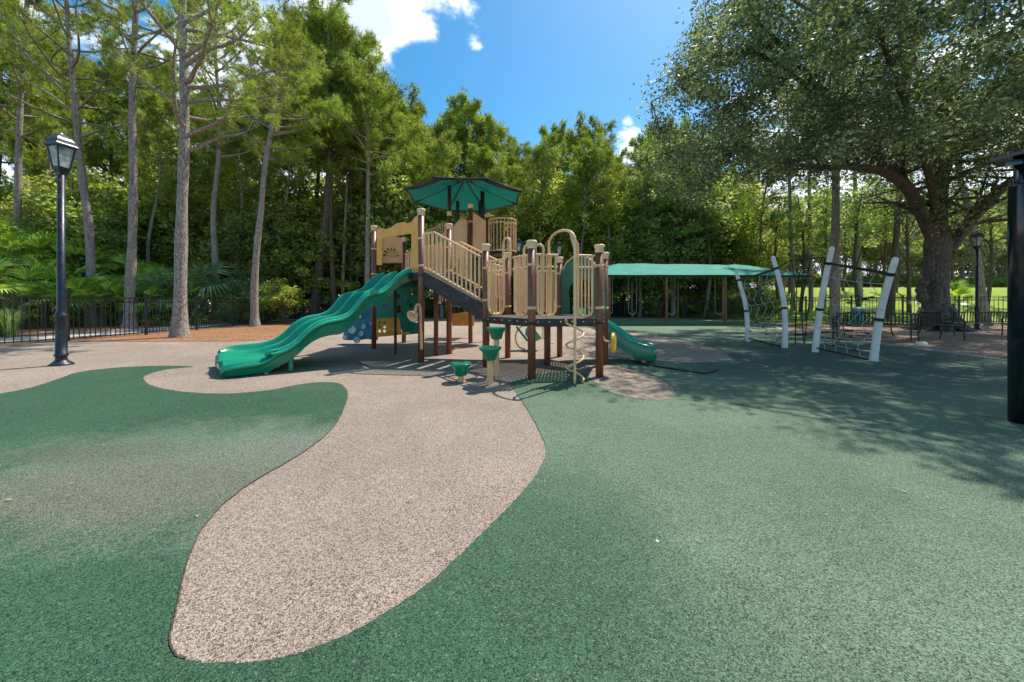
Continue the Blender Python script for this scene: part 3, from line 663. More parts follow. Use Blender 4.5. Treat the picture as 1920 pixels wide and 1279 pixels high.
def slide_section(s, s_end=3.12):
    z = interp(rs, s); dep = interp([(0, .30), (.4, .34), (2.0, .30), (2.6, .20), (3.12, .11)], s); sk = interp([(0, .14), (.5, .30), (1.4, .34), (2.2, .28), (2.4, .30), (3.12, .27)], s)
    near_r = interp([(0, 0), (2.4, 0), (2.62, -.12), (3.12, -.14)], s); mid_r = interp([(0, 0), (2.5, 0), (3.0, -.10), (3.12, -.1)], s)
    f = z-dep
    pr = []
    pr += [(.03, max(.03, z+near_r-sk)), (-.01, z+near_r-.14), (-.03, z+near_r-.10), (-.075, z+near_r-.095), (-.085, z+near_r-.07), (-.07, z+near_r-.05), (-.03, z+near_r-.045), (-.015, z+near_r-.01), (.01, z+near_r+.004), (.035, z+near_r-.01), (.05, z+near_r-.06)]
    h = W/2
    pr += [(.10, f+.05), (.20, f+.005), (h-.25, f), (h-.14, f+.02), (h-.065, f+.09), (h-.035, z+mid_r-.06), (h-.02, z+mid_r-.02), (h, z+mid_r-.008), (h+.02, z+mid_r-.02), (h+.035, z+mid_r-.06), (h+.065, f+.09), (h+.14, f+.02), (h+.25, f), (W-.20, f+.005), (W-.10, f+.05)]
    pr += [(W-.05, z-.06), (W-.035, z-.01), (W-.01, z+.004), (W+.015, z-.01), (W+.03, z-.045), (W+.07, z-.05), (W+.085, z-.07), (W+.075, z-.095), (W+.03, z-.10), (W+.01, z-.14), (W-.03, max(.03, z-sk))]
    o = T1+sdir*s
    return [o+across*u+Vector((0, 0, zz)) for u, zz in pr]
ns = 52; rings = [slide_section(3.12*i/ns) for i in range(ns+1)]
# rounded end: pull the last rings in
for i, ring in enumerate(rings):
    s = 3.12*i/ns
    if s > 2.86:
        f = (s-2.86)/.26
        for j, p in enumerate(ring):
            c = rings[0][0]; u = (p-(T1+sdir*s)).dot(across); ring[j] = p-across*((u-W/2)/(W/2)*.10*f*f)+sdir*(.05*f*(1-abs(u-W/2)/(W/2)))-Vector((0, 0, .02*f*f))
mb = MB(); vs = [p for r in rings for p in r]; m_ = len(rings[0])
fs = [(i*m_+j, i*m_+j+1, (i+1)*m_+j+1, (i+1)*m_+j) for i in range(ns) for j in range(m_-1)]; mb.add(vs, fs, True)
# underside skin and end lip
under = [(r[0], r[-1]) for r in rings]; mb.add([p for a, b in under for p in (a, b)], [(2*i, 2*i+2, 2*i+3, 2*i+1) for i in range(ns)], True)
last = rings[-1]; lip = [p+sdir*.045-Vector((0, 0, .05)) for p in last]; lip2 = [Vector((p.x, p.y, .10))+sdir*.03 for p in last]; mb.add(last+lip+lip2, [(j, j+1, m_+j+1, m_+j) for j in range(m_-1)]+[(m_+j, m_+j+1, 2*m_+j+1, 2*m_+j) for j in range(m_-1)], True)
slide = build('wavy_double_slide', mb, M['slide'], PS)
# inner ridges: second raised line beside each outer rim
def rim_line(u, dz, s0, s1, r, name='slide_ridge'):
    b = MB(); b.tube([T1+sdir*s+across*u+Vector((0, 0, interp(rs, s)+dz)) for s in [s0+(s1-s0)*k/40 for k in range(41)]], r, 6); build(name, b, M['slide_highlight'], slide)

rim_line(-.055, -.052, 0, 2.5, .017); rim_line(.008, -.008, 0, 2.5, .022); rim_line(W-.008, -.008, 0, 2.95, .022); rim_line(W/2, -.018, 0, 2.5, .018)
# curled end of the near rim, exit tray and supports
b = MB(); pz = interp(rs, 2.5); o_ = T1+sdir*2.47
b.tube([o_+Vector((0, 0, pz-.02))-across*.0, o_+sdir*.06+Vector((0, 0, pz-.03)), o_+sdir*.10-across*.03+Vector((0, 0, pz-.07))], [.045, .05, .03], 8); build('rim_end', b, M['slide'], slide)
for (s, u) in ((2.55, .12), (2.55, W-.12), (2.95, W*.5)):
    b = MB(); p = T1+sdir*s+across*u; b.tube([(p.x, p.y, 0), (p.x, p.y, .22)], .035, 10); build('slide_foot', b, M['cap'], slide)
b = MB(); c_ = T1+sdir*2.66+across*(W/2); bx = Matrix((sdir, across, Vector((0, 0, 1)))).transposed(); b.box(c_+Vector((0, 0, .15)), (.66, W-.22, .14), ax=bx); build('exit_base', b, M['slide'], slide, bevel=.03)
b = MB(); p = T1+sdir*2.2+across*.06; b.tube([p+Vector((0, 0, .02)), p+Vector((0, 0, .35))], .045, 8); build('slide_leg', b, M['slide'], slide)
sp_ = Vector((-2.70, 8.4, 0)); b = MB(); b.tube([sp_, sp_+Vector((0, 0, 1.52))], .032, 10); b.tube([sp_+Vector((0, 0, 1.5)), sp_+Vector((.02, .3, 1.68))], .025, 8); build('slide_support', b, M['deck_dark'], PS)

# ---- railings round the lower hexagonal deck
def ugate(w, t0, t1, z0=.99, z1=1.96, name='tube_gate', n=3, loop=0, boards=0):
    """half barrier: U-bottomed tube frame with balusters and a loop handle above"""
    r = min(.17, (t1-t0)/2*.8); mb = MB(); pl = []
    pl.append(w.at(t0, z1)); pl.append(w.at(t0, z0+r))
    pl += [w.at(t0+r-r*math.cos(a), z0+r-r*math.sin(a)) for a in [math.pi/2*k/5 for k in range(1, 6)]]
    pl += [w.at(t1-r+r*math.sin(a), z0+r-r*math.cos(a)) for a in [math.pi/2*k/5 for k in range(0, 6)]]
    pl.append(w.at(t1, z1)); mb.tube(pl, .02, 8); mb.tube([w.at(t0-.05, z1), w.at(t1+.04, z1)], .02, 8); mb.tube([w.at(t0-.05, z1-.19), w.at(t1+.03, z1-.19)], .017, 8)
    if loop:
        a, b_, zt = loop; R_ = (b_-a)/2; mb.tube([w.at(a, z1-.3), w.at(a, zt-R_)]+[w.at(a+R_-R_*math.cos(q), zt-R_+R_*math.sin(q)) for q in [math.pi*k/10 for k in range(1, 10)]]+[w.at(b_, zt-R_), w.at(b_, z1-.3)], .02, 8)
    o = build(name, mb, M['tan'], PS)
    for k in range(n):
        t = t0+(t1-t0)*(k+1)/(n+1); b = MB()
        if k < boards: b.box(w.at(t, (z0+z1)/2), ((t1-t0)/(n+1)*.75, .016, z1-z0-.05), math.atan2(w.u.y, w.u.x)); build('slat', b, M['tan_panel'], o)
        else: b.tube([w.at(t, z0+.02), w.at(t, z1)], .014, 6); build('baluster', b, M['tan'], o)
    return o
wHI = Wall(Hh, I); wIJ = Wall(I, J); wKM = Wall(Mm, K); wNM = Wall(N, Mm); wHN = Wall(Hh, N)
t1_ = wHI.hit(945, 600)[0]; t2_ = wHI.hit(964, 600)[0]
ugate(wHI, .09, t1_, n=3, loop=(t1_-.02, t1_+.18, 2.32), boards=1)
ugate(wHI, t2_+.02, wHI.len-.10, n=4, loop=(wHI.len-.2, wHI.len-.04, 2.12), boards=2)
ugate(wIJ, .09, wIJ.hit(1042, 600)[0], n=3, loop=(.06, .19, 2.12), boards=1)
ugate(wIJ, wIJ.hit(1084, 600)[0], wIJ.len-.12, n=3)
ugate(wHN, .15, .95, n=5); 
slats(wNM, .12, wNM.len-.12, 9, lambda f: 1.02, lambda f: 1.9)
# green arch board at the small slide, narrow board beside
ko = wp(wKM, [(1053, 592), (1053, 504), (1062, 496), (1070, 487), (1080, 482), (1092, 481), (1104, 485), (1114, 493), (1121, 505), (1123, 592), (1112, 580), (1113, 545), (1108, 530), (1096, 524), (1080, 526), (1070, 534), (1066, 548), (1067, 565), (1070, 592)])
panel('slide_archway', [ko], .024, wKM, .0, M['green_panel'], PS)
mb = MB(); mb.tube([wKM.at(*wKM.hit(x, y), .03) for x, y in ((1058, 505), (1065, 492), (1076, 483), (1092, 480), (1107, 485), (1116, 494), (1122, 508), (1124, 530))], .02, 8); build('arch_rail', mb, M['tan'], PS)
wJK = Wall(J, K); jo = [(.32, 1.0), (wJK.len-.08, 1.0), (wJK.len-.08, 1.95), (.32, 1.95)]
panel('side_board', [jo, circ(.7, 1.7, .08), circ(.75, 1.45, .09), circ(.7, 1.2, .06)], .024, wJK, .0, M['green_panel'], PS)
# ---- spiral climber
c0 = Vector((.93, 5.37, 0)); mb = MB(); topc = Wall((c0.x, c0.y), wIJ.at(wIJ.hit(1041, 600)[0], 0))
R_ = topc.len/2
arch = [c0+Vector((0, 0, 0)), c0+Vector((0, 0, 2.3-R_*.35))]+[topc.at(R_-R_*math.cos(a), 2.31-R_*.35+R_*.35*math.sin(a)) for a in [math.pi*k/12 for k in range(1, 12)]]+[topc.at(topc.len, 2.3-R_*.35), topc.at(topc.len, .95)]
wA2 = Wall((c0.x, c0.y), (c0.x-.34, c0.y+.42)); a2 = wA2.len
arch = [c0, c0+Vector((0, 0, 2.14))]+[wA2.at(a2/2-a2/2*math.cos(a), 2.14+.17*math.sin(a)) for a in [math.pi*k/12 for k in range(1, 12)]]+[wA2.at(a2, 2.14), wA2.at(a2, .98)]
mb.tube(arch, .021, 10); mb.tube([c0+Vector((0, 0, 2.0)), c0+Vector((-.05, .04, 2.22)), c0+Vector((-.02, .2, 2.27)), c0+Vector((.12, .42, 2.14)), c0+Vector((.12, .42, .98))], .02, 8)
climb = build('spiral_climber', mb, M['tan'], PS)
mb = MB(); hp = []
for k in range(75):
    f = k/74; a = -.3+2*math.pi*2.6*f; r = .128; hp.append(c0+Vector((r*math.cos(a), r*math.sin(a), .06+.88*f)))
hp = [c0+Vector((.12, .02, .012))]+hp+[hp[-1]+Vector((0, .15, .0))]; mb.tube(hp, .0165, 8); build('corkscrew_step', mb, M['tan'], climb)
# ---- yellow steering disc
mb = MB(); ac = P(1150, 643, 5.95); ax = Matrix.Rotation(math.radians(68), 3, 'Z')@Matrix.Rotation(math.pi/2, 3, 'X')
mb.lathe([(0, .0), (.06, .03), (.13, .018), (.155, .03), (.168, .012), (.168, -.012), (.155, -.03), (.13, -.018), (0, -.02)], ac, 24, ax=ax)
wh = build('steering_disc', mb, M['yellow2'], PS); mb = MB(); mb.tube([(1.47, 5.92, .68), (1.52, 5.95, .58), tuple(ac)], .018, 8); build('disc_bracket', mb, M['cap'], wh)
# ---- small green slide
path = spline([(1.40, 7.55, .93), (1.62, 7.62, .87), (1.92, 7.63, .70), (2.25, 7.52, .46), (2.52, 7.40, .31), (2.82, 7.27, .27)], 7)
def sm_ring(i):
    p = path[i]; d = (path[min(i+1, len(path)-1)]-path[max(i-1, 0)]); d.z = 0; d.normalize(); n_ = Vector((-d.y, d.x, 0)); w_ = .27; s = i/(len(path)-1); wall_h = .20-.11*max(0, (s-.55)/.45)
    pr = [(-w_-.03, -.16), (-w_-.05, wall_h-.04), (-w_-.03, wall_h), (-w_, wall_h-.01), (-w_+.035, .06), (-w_+.1, .01), (0, 0), (w_-.1, .01), (w_-.035, .06), (w_, wall_h-.01), (w_+.03, wall_h), (w_+.05, wall_h-.04), (w_+.03, -.16)]
    return [p+n_*u+Vector((0, 0, z)) for u, z in pr]
rg = [sm_ring(i) for i in range(len(path))]; m2 = len(rg[0]); mb = MB()
mb.add([p for r in rg for p in r], [(i*m2+j, i*m2+j+1, (i+1)*m2+j+1, (i+1)*m2+j) for i in range(len(rg)-1) for j in range(m2-1)], True)
mb.add([p for r in rg for p in (r[0], r[-1])], [(2*i, 2*i+2, 2*i+3, 2*i+1) for i in range(len(rg)-1)], True)
dl = (path[-1]-path[-2]); dl.z = 0; dl.normalize(); lst = rg[-1]; lp = [p+dl*.06+Vector((0, 0, -.04 if 2 < j < 10 else -.1)) for j, p in enumerate(lst)]; lp2 = [Vector((p.x, p.y, .12)) for p in lp]
mb.add(lst+lp+lp2, [(j, j+1, m2+j+1, m2+j) for j in range(m2-1)]+[(m2+j, m2+j+1, 2*m2+j+1, 2*m2+j) for j in range(m2-1)], True)
ss = build('small_slide', mb, M['slide'], PS)
mb = MB(); mb.box((2.68, 7.32, .13), (.42, .42, .14), math.atan2(dl.y, dl.x)); build('exit_base', mb, M['green_panel'], ss, bevel=.03)
mb = MB(); mb.tube([(2.63, 7.25, 0), (2.63, 7.25, .14)], .04, 10); build('slide_foot', mb, M['cap'], ss)
# ---- speaking horn on the left post
mb = MB(); hb = P(772, 599, 7.15)
tp = [P(790, 655, 7.22), P(789, 600, 7.22), P(788, 577, 7.22), P(785, 571, 7.2), P(781, 573, 7.16), P(779, 582, 7.10), P(774, 593, 7.0)]
tp = [Vector(p) for p in tp]; mb.tube(spline(tp[:], 4), [.026]*19+[.03, .034, .04, .05, .06, .07], 12, caps=False); 
horn = build('speaking_horn', mb, M['tan_panel'], PS)
mb = MB(); dd = Vector((-.42, -.8, -.45)).normalized(); mb.lathe([(.05, -.10), (.09, -.03), (.115, .0), (.125, .02), (.11, .025), (.07, -.02), (.02, -.10)], tp[-1], 18, ax=dd.to_track_quat('Z', 'Y').to_matrix()); build('horn_bell', mb, M['cap'], horn)
# ---- pods, counter, climbing boards under the main deck
wCnt = Wall((-3.35, 9.2), (-2.55, 9.2)); 
panel('play_counter_board', [wp(wCnt, [(706, 598), (748, 595), (752, 626), (706, 630)])]+[circ(*wCnt.hit(x, y), .042, 10) for x in (712, 721) for y in (605, 613, 621)], .03, wCnt, 0, M['yellow2'], PS)
panel('counter_side', [wp(wCnt, [(733, 596), (749, 595), (754, 627), (733, 628)])], .04, wCnt, .05, M['yellow'], PS)
mb = MB(); a, b = P(707, 630, 9.0), P(769, 624, 9.15); mb.bar(a, b, .26, .04); build('play_counter', mb, M['yellow2'], PS, bevel=.015)
wG = Wall((-3.45, 10.3), (-1.9, 10.3)); gp = [wp(wG, [(704, 620), (704, 556), (716, 552), (722, 545), (742, 530), (770, 526), (790, 526), (790, 625), (760, 628), (740, 602)])]
for x, y, r in ((728, 556, .07), (745, 556, .08), (722, 573, .06), (747, 580, .11), (764, 565, .05), (775, 548, .10), (771, 572, .06), (780, 600, .08)): gp.append(circ(*wG.hit(x, y), r, 14))
panel('climbing_board', gp, .03, wG, 0, M['green_panel'], PS)
wR = Wall((-5.1, 10.6), (-3.65, 10.6)); rp = wp(wR, [(647, 636), (647, 626), (652, 618), (662, 606), (672, 592), (684, 580), (694, 566), (706, 560), (706, 636), (690, 634), (672, 637)])
rk = panel('rock_board', [rp], .14, wR, 0, M['teal_rock'], PS, bevel=.02)
mb = MB()
for x, y, r in ((664, 618, .12), (681, 625, .075), (650, 632, .07), (678, 593, .06), (672, 637, .09), (698, 607, .05), (685, 612, .07), (662, 602, .05)):
    t, z = wR.hit(x, y); mb.lathe([(r, .08), (r, .12), (r*.75, .145), (r*.6, .12), (0, .11)], wR.at(t, z), 14, ax=Matrix((wR.u, Vector((0, 0, 1)), wR.n)).transposed())
build('hand_holds', mb, M['hold'], rk)['kind'] = 'stuff'
# arched yellow board, tube bubble seat and far railings beneath the tower
wY = Wall((-1.78, 11.2), (-1.0, 11.2)); yo = wp(wY, [(848, 611), (848, 589), (858, 587), (870, 585), (884, 588), (889, 590), (889, 611)])
yb = panel('arched_board', [yo], .04, wY, 0, M['yellow'], PS)
mb = MB(); cy = wY.hit(857, 606); mb.tube([wY.at(cy[0]+.16*math.cos(a)*1.1, cy[1]+.2*math.sin(a)-.03, .035) for a in [math.pi*k/10 for k in range(11)]], .02, 6)
for dx in (.28, .40): mb.tube([wY.at(cy[0]+dx, cy[1]+.16, .035), wY.at(cy[0]+dx-.03, cy[1]+.05, .035), wY.at(cy[0]+dx+.07, cy[1]+.05, .035)], .015, 6)
build('board_relief', mb, M['yellow2'], yb)
wFar = Wall((-2.75, 12.95), (-1.15, 12.95)); railing(wFar, [(0, 1.75), (1.6, 1.75)], [(0, 1.2), (1.6, 1.2)], [.08+.1*k for k in range(16)], r=.014)
mb = MB(); mb.tube([(-2.0, 12.9, 1.3), (-1.97, 12.9, 1.12), (-1.85, 12.9, 1.05)], .03, 8); mb.lathe([(.0, 0), (.26, .02), (.3, .06), (.3, .09), (0, .1)], (-2.1, 12.7, 1.1), 16); build('ship_wheel', mb, M['sage'], PS)
# ---- separate green bucket spinner seat on a curved tube, under the lower deck
SB = thing('bucket_seat_rocker', (.55, 9.2, 0), 'pale green bucket seat on bent tan tube, seen under the lower deck', 'rocker seat')
mb = MB(); p0, p1 = P(968, 612, 9.2), P(990, 640, 9.2)
mb.bar(p0, p1, .34, .05, up=Vector((0, 0, 1))); build('seat_back', mb, M['slide'], SB, bevel=.02)
mb = MB(); mb.lathe([(0, -.12), (.12, -.11), (.2, -.02), (.24, .12), (.25, .16), (.2, .14), (0, .05)], P(996, 628, 9.2), 14, ax=Matrix.Rotation(.9, 3, 'Y')); build('bucket', mb, M['sage'], SB)
mb = MB(); g0 = G(985, 657); mb.tube(spline([(g0.x, 9.2, .02), (g0.x-.18, 9.2, .1), (g0.x-.25, 9.2, .35), (g0.x-.1, 9.2, .6), (.75, 9.2, .7), (.8, 9.25, .3), (1.1, 9.3, .15)], 5), .02, 8); build('bent_tube', mb, M['tan'], SB)
# ---- stepping pods
def pod(px, py, top, r, label):
    g = G(px, py); o = thing('stepping_pod', g, label, 'stepping pod', 'stepping pods'); mb = MB(); mb.tube([g, g+Vector((0, 0, top-.1))], .045, 12); build('stem', mb, M['tan_panel'], o)
    mb = MB(); mb.lathe([(.05, top-.2), (.085, top-.19), (r*.72, top-.075), (r*.93, top-.04), (r, top-.022), (r, top-.008), (r*.93, top), (r*.88, top-.006), (0, top-.004)], g, 24); build('step', mb, M['slide'], o)
pod(864, 716, .29, .165, 'lowest green stepping pod, leftmost of the three beside the stairs')
pod(919, 722, .56, .165, 'middle green stepping pod with a sturdy tan stem in front of another')
pod(931, 705, .80, .165, 'tallest green stepping pod, nearest to the lower deck')
# ---------------------------------------------------------------- street lamps
def lamp(g, H, label):
    o = thing('street_lamp', g, label, 'street lamp', 'black lantern street lamps'); k = H/4.5; g = Vector(g); w = .63
    mb = MB(); mb.lathe([(0, 3.80*k), (.03*k, 3.82*k), (.035*k, 3.92*k), (.05*k, 4.0*k), (.05*k, 4.08*k), (.03*k, 4.14*k), (0, 4.16*k)], g, 12); build('bulb', mb, M['white'], o)
    mb = MB(); mb.lathe([(r_*w, z_) for r_, z_ in [(0, 0), (.27*k, 0), (.27*k, .025), (.22*k, .05), (.16*k, .085), (.13*k, .11), (.125*k, .17), (.155*k, .18), (.155*k, .22), (.13*k, .23), (.125*k, .9*k), (.145*k, .93*k), (.15*k, .98*k), (.125*k, 1.0*k), (.105*k, 1.06*k), (.092*k, 1.1*k), (.082*k, 3.72*k), (0, 3.72*k)]], g, 20); build('pole', mb, M['lamp_black'], o)
    z = 3.72*k; q = math.pi/4; a0 = .62; S = 1.414
    mb = MB(); mb.lathe([(.06*k, z-.02), (.07*k, z), (.08*k, z+.04*k), (.11*k, z+.10*k), (.13*k, z+.15*k)], g, 4, ang0=a0, smooth=False); lb = build('lantern_base', mb, M['lamp_black'], o)
    zb, zt = z+.15*k, z+.55*k; rb, rt = .08*k*S, .128*k*S
    mb = MB()
    for i in range(4):
        a = a0+i*math.pi/2; mb.tube([g+Vector((rb*math.cos(a), rb*math.sin(a), zb)), g+Vector((rt*math.cos(a), rt*math.sin(a), zt))], .014*k, 6)
    build('lantern_frame', mb, M['lamp_black'], o)
    for i in range(4):
        a, b = a0+i*math.pi/2, a0+(i+1)*math.pi/2; f = .965
        mb = MB(); mb.add([g+Vector((rb*f*math.cos(a), rb*f*math.sin(a), zb)), g+Vector((rb*f*math.cos(b), rb*f*math.sin(b), zb)), g+Vector((rt*f*math.cos(b), rt*f*math.sin(b), zt)), g+Vector((rt*f*math.cos(a), rt*f*math.sin(a), zt))], [(0, 1, 2, 3)]); build('pane', mb, M['glass'], o)
    mb = MB(); rr = rt+.03*k; mb.lathe([(rr-.02, zt-.015), (rr+.015, zt), (rr+.015, zt+.03*k), (rr*.95, zt+.06*k), (rr*.86, zt+.12*k), (rr*.68, zt+.175*k), (rr*.45, zt+.205*k), (rr*.42, zt+.225*k), (rr*.3, zt+.245*k), (.03, zt+.255*k), (.015, zt+.28*k), (0, zt+.28*k)], g, 4, ang0=a0, smooth=False); build('lantern_roof', mb, M['lamp_black'], o)
lamp(G(115, 685), 4.42, 'tall black lantern street lamp at the far left, in front of the fence')
lamp(G(1832, 618), 4.38, 'black lantern street lamp behind the bench, right of the oak trunk')
lamp(G(1048.5, 612), 4.3, 'distant black street lamp seen through the arch of the spiral climber')
lamp(G(973, 609), 4.7, 'distant dark lamp pole right of the tower railing beneath the canopy edge')

# ---------------------------------------------------------------- fences
pk = MB(); pk.box((0, 0, .70), (.018, .018, 1.30)); picket_me = mesh_of('picket', pk, M['black'])
fp = MB(); fp.box((0, 0, .75), (.065, .065, 1.5)); fp.box((0, 0, 1.515), (.085, .085, .03)); fpost_me = mesh_of('post', fp, M['black'])
def fence(pts, label, zf=lambda x, y: 0, sp=.147, H=1.42, cat='fence', skip_last=False, wide=False):
    o = thing('metal_fence', (*pts[0], 0), label, cat, 'black picket fences'); n = 0
    s = H/1.42
    for i, (a, b) in enumerate(zip(pts, pts[1:])):
        va, vb = Vector((*a, zf(*a))), Vector((*b, zf(*b))); L_ = (vb-va).length; rz = math.atan2(b[1]-a[1], b[0]-a[0])
        piece('post', fpost_me, o, va, rz, (1.7, 1.7, s*.96) if wide and i % 2 == 0 else (1, 1, s*.96))
        mb = MB()
        for z in (.09, H-.20, H-.05): mb = MB(); mb.bar(va+Vector((0, 0, z)), vb+Vector((0, 0, z)), .028, .034); build('rail', mb, M['black'], o)
        k = max(1, round(L_/sp))
        for j in range(1, k): piece('picket', picket_me, o, va.lerp(vb, j/k), rz, (1, 1, s))
    piece('post', fpost_me, o, Vector((*pts[-1], zf(*pts[-1]))), 0, (1, 1, s*.96)); return o
fl = [(-15.6, 4.0), (-15.2, 6.4), (-14.75, 8.8), (-13.78, 11.25), (-13.72, 13.6), (-14.0, 16.1), (-14.25, 18.5), (-14.3, 21), (-13.6, 23.4), (-12.2, 25.5), (-10.3, 27.2)]
fence(fl, 'black metal picket fence on the left, along the footpath and pine straw bed', wide=False)
fr = [(13.3, 22.6), (15.2, 21.9), (17.1, 21.1), (19.0, 20.3), (20.9, 19.4), (22.8, 18.5), (24.6, 17.5), (26.4, 16.3)]
fence(fr, 'black metal picket fence on the right behind the oak, before the lawn', zf=lambda x, y: .12)
fb = [(4.6, 30.2), (7, 30.3), (9.4, 30.2), (11.8, 29.6), (13.8, 28.6), (15.4, 27)]
fo = fence(fb, 'dark fence behind the swings with black screening mesh')
scr = MB(); scr.box((7.6, 30.34, .72), (6.2, .01, 1.3)); build('screen_mesh', scr, M['screen'], fo)

# ---------------------------------------------------------------- shade canopy over the swings
SC = thing('shade_canopy', (9.5, 20.5, 0), 'long low green fabric shade canopy on brown poles over the swings', 'shade canopy')
x0, x1, yf, yb_, zE, zR = 4.4, 16.3, 19.6, 25.6, 2.72, 3.42
nx_, ny_ = 48, 18; vs = []
Rn = random.Random(4)
for i in range(nx_+1):
    for j in range(ny_+1):
        u = i/nx_; v = j/ny_; x = x0+(x1-x0)*u; bow = .35*math.sin(math.pi*v); xx = x0+bow*0+(x1-x0)*u; y = yf+(yb_-yf)*v
        h = min(1, 2*min(v, 1-v)*1.05); he = min(1, min(u*12/2.2, (1-u)*12/1.8)); z = zE+(zR-zE)*min(h, he)
        seam = (x-5.2)/2.9; fr_ = seam-round(seam); sag = .018*(1-math.exp(-(fr_*3.2)**2))*(.3+h)
        z += .55*v-.14*u*h-sag+.006*math.sin(x*3.1+y*2)*h+.012*h*math.sin(x*6+y*5)*min(1, max(0, (x-11)/2))
        if j in (0, ny_): y += (.05 if j == 0 else -.05)*math.cos(fr_*math.pi)**0*(1-math.cos(2*math.pi*fr_))/2
        vs.append((xx, y, z))
mb = MB(); mb.add(vs, [(i*(ny_+1)+j, (i+1)*(ny_+1)+j, (i+1)*(ny_+1)+j+1, i*(ny_+1)+j+1) for i in range(nx_) for j in range(ny_)], True); build('fabric', mb, M['canopy'], SC)
mb = MB(); mb.tube([(x0, yf+.1, zE-.07), (x1, yf+.1, zE-.07)], .055, 8); mb.tube([(x0, yb_-.1, zE+.45), (x1, yb_-.1, zE+.45)], .055, 8); mb.tube([(x0, yf+.1, zE-.07), (x0, yb_-.1, zE+.45)], .05, 8); mb.tube([(x0+2, (yf+yb_)/2, zR-.12), (x1-3, (yf+yb_)/2, zR-.12)], .05, 8); build('frame', mb, M['deck_dark'], SC)
for px in (5.3, 8.42, 11.62, 14.8):
    for yy in (yf+.15, yb_-.15):
        mb = MB(); mb.tube([(px, yy, 0), (px, yy, zE-.05)], .065, 10); build('pole', mb, M['post'], SC)
# swings hanging from the ridge beam
SWY = (yf+yb_)/2
sm = MB()
def make_swing(x, y, label, yaw=0):
    o = thing('swing', (x, y, .5), label, 'swing', 'belt swings under the canopy')
    for s in (-.25, .25):
        mb = MB(); mb.tube([(x+s, y, zR-.14), (x+s, y, .62)], .011, 5); build('chain', mb, M['grey_metal'], o)
    mb = MB(); ps = [(x-.25+.5*k/8, y, .62-.14*math.sin(math.pi*k/8)) for k in range(9)]
    for a, b in zip(ps, ps[1:]): mb.bar(a, b, .16, .02)
    build('seat', mb, M['grey_metal'], o)
for x, l in ((6.0, 'leftmost belt swing under the canopy, beside the small slide'), (7.5, 'second belt swing from the left under the green canopy'), (9.9, 'third belt swing from the left, between the two front canopy poles'), (12.9, 'rightmost belt swing under the canopy, behind the white climbing posts')): make_swing(x, SWY, l)
bo = MB(); bo.lathe([(0, 0), (.06, 0), (.06, .58), (.07, .6), (.05, .66), (0, .68)], (0, 0, 0), 10); bol_me = mesh_of('short_post', bo, M['post'])
for i, (px, py, l) in enumerate(((1188, 598, 'leftmost of the short brown posts in the row behind the swings'), (1236, 598, 'second short brown post from the left behind the swings'), (1282, 597, 'middle short brown post of the row behind the swings'), (1325, 597, 'fourth short brown post from the left behind the swings'), (1370, 597, 'rightmost short brown post of the row behind the swings'))):
    o = bpy.data.objects.new('short_post', bol_me); scene.collection.objects.link(o); o.location = G(px, py); tag(o, l, 'post', 'short brown posts')

# ---------------------------------------------------------------- white post climbing frames with ropes
def wpost(parent, b, t, bow, r0=.07, r1=.052):
    b, t = Vector(b), Vector(t); mid_ = (b+t)/2+Vector(bow); pts = spline([b, (b*.6+mid_*.4)+Vector(bow)*.15, mid_, (t*.6+mid_*.4)+Vector(bow)*.15, t], 4)
    n = len(pts); mb = MB(); mb.tube(pts+[t+(t-pts[-2]).normalized()*.03], [r0+(r1-r0)*i/(n-1) for i in range(n)]+[r1*.5], 14); o = build('leaning_post', mb, M['white'], parent)
    for f in (.45, .87):
        k = int(f*(n-1)); mb = MB(); d = (pts[k+1]-pts[k]).normalized(); rr = (r0+(r1-r0)*f)+.02; mb.tube([pts[k]-d*.03, pts[k]+d*.03], rr, 14); build('collar', mb, M['black'], o)
    return pts[int(.87*(n-1))], pts[int(.06*(n-1))], pts
f1 = thing('rope_climbing_frame', (7.3, 10.4, 0), 'far rope climbing frame of two white leaning posts and slanting crossbar', 'climbing frame', 'white rope climbing frames')
a = wpost(f1, G(1402, 641), (7.25, 11.75, 2.22), (.05, -.12, 0)); b = wpost(f1, G(1471, 653), (7.3, 10.15, 2.48), (.05, -.12, 0))
f2 = thing('rope_climbing_frame', (7.4, 8.2, 0), 'near rope climbing frame of two tall white leaning posts and dark crossbar', 'climbing frame', 'white rope climbing frames')
c = wpost(f2, G(1528, 661), (7.4, 8.39, 2.47), (.05, .12, 0)); d = wpost(f2, G(1638, 678), (7.4, 7.0, 2.05), (.05, .12, 0))
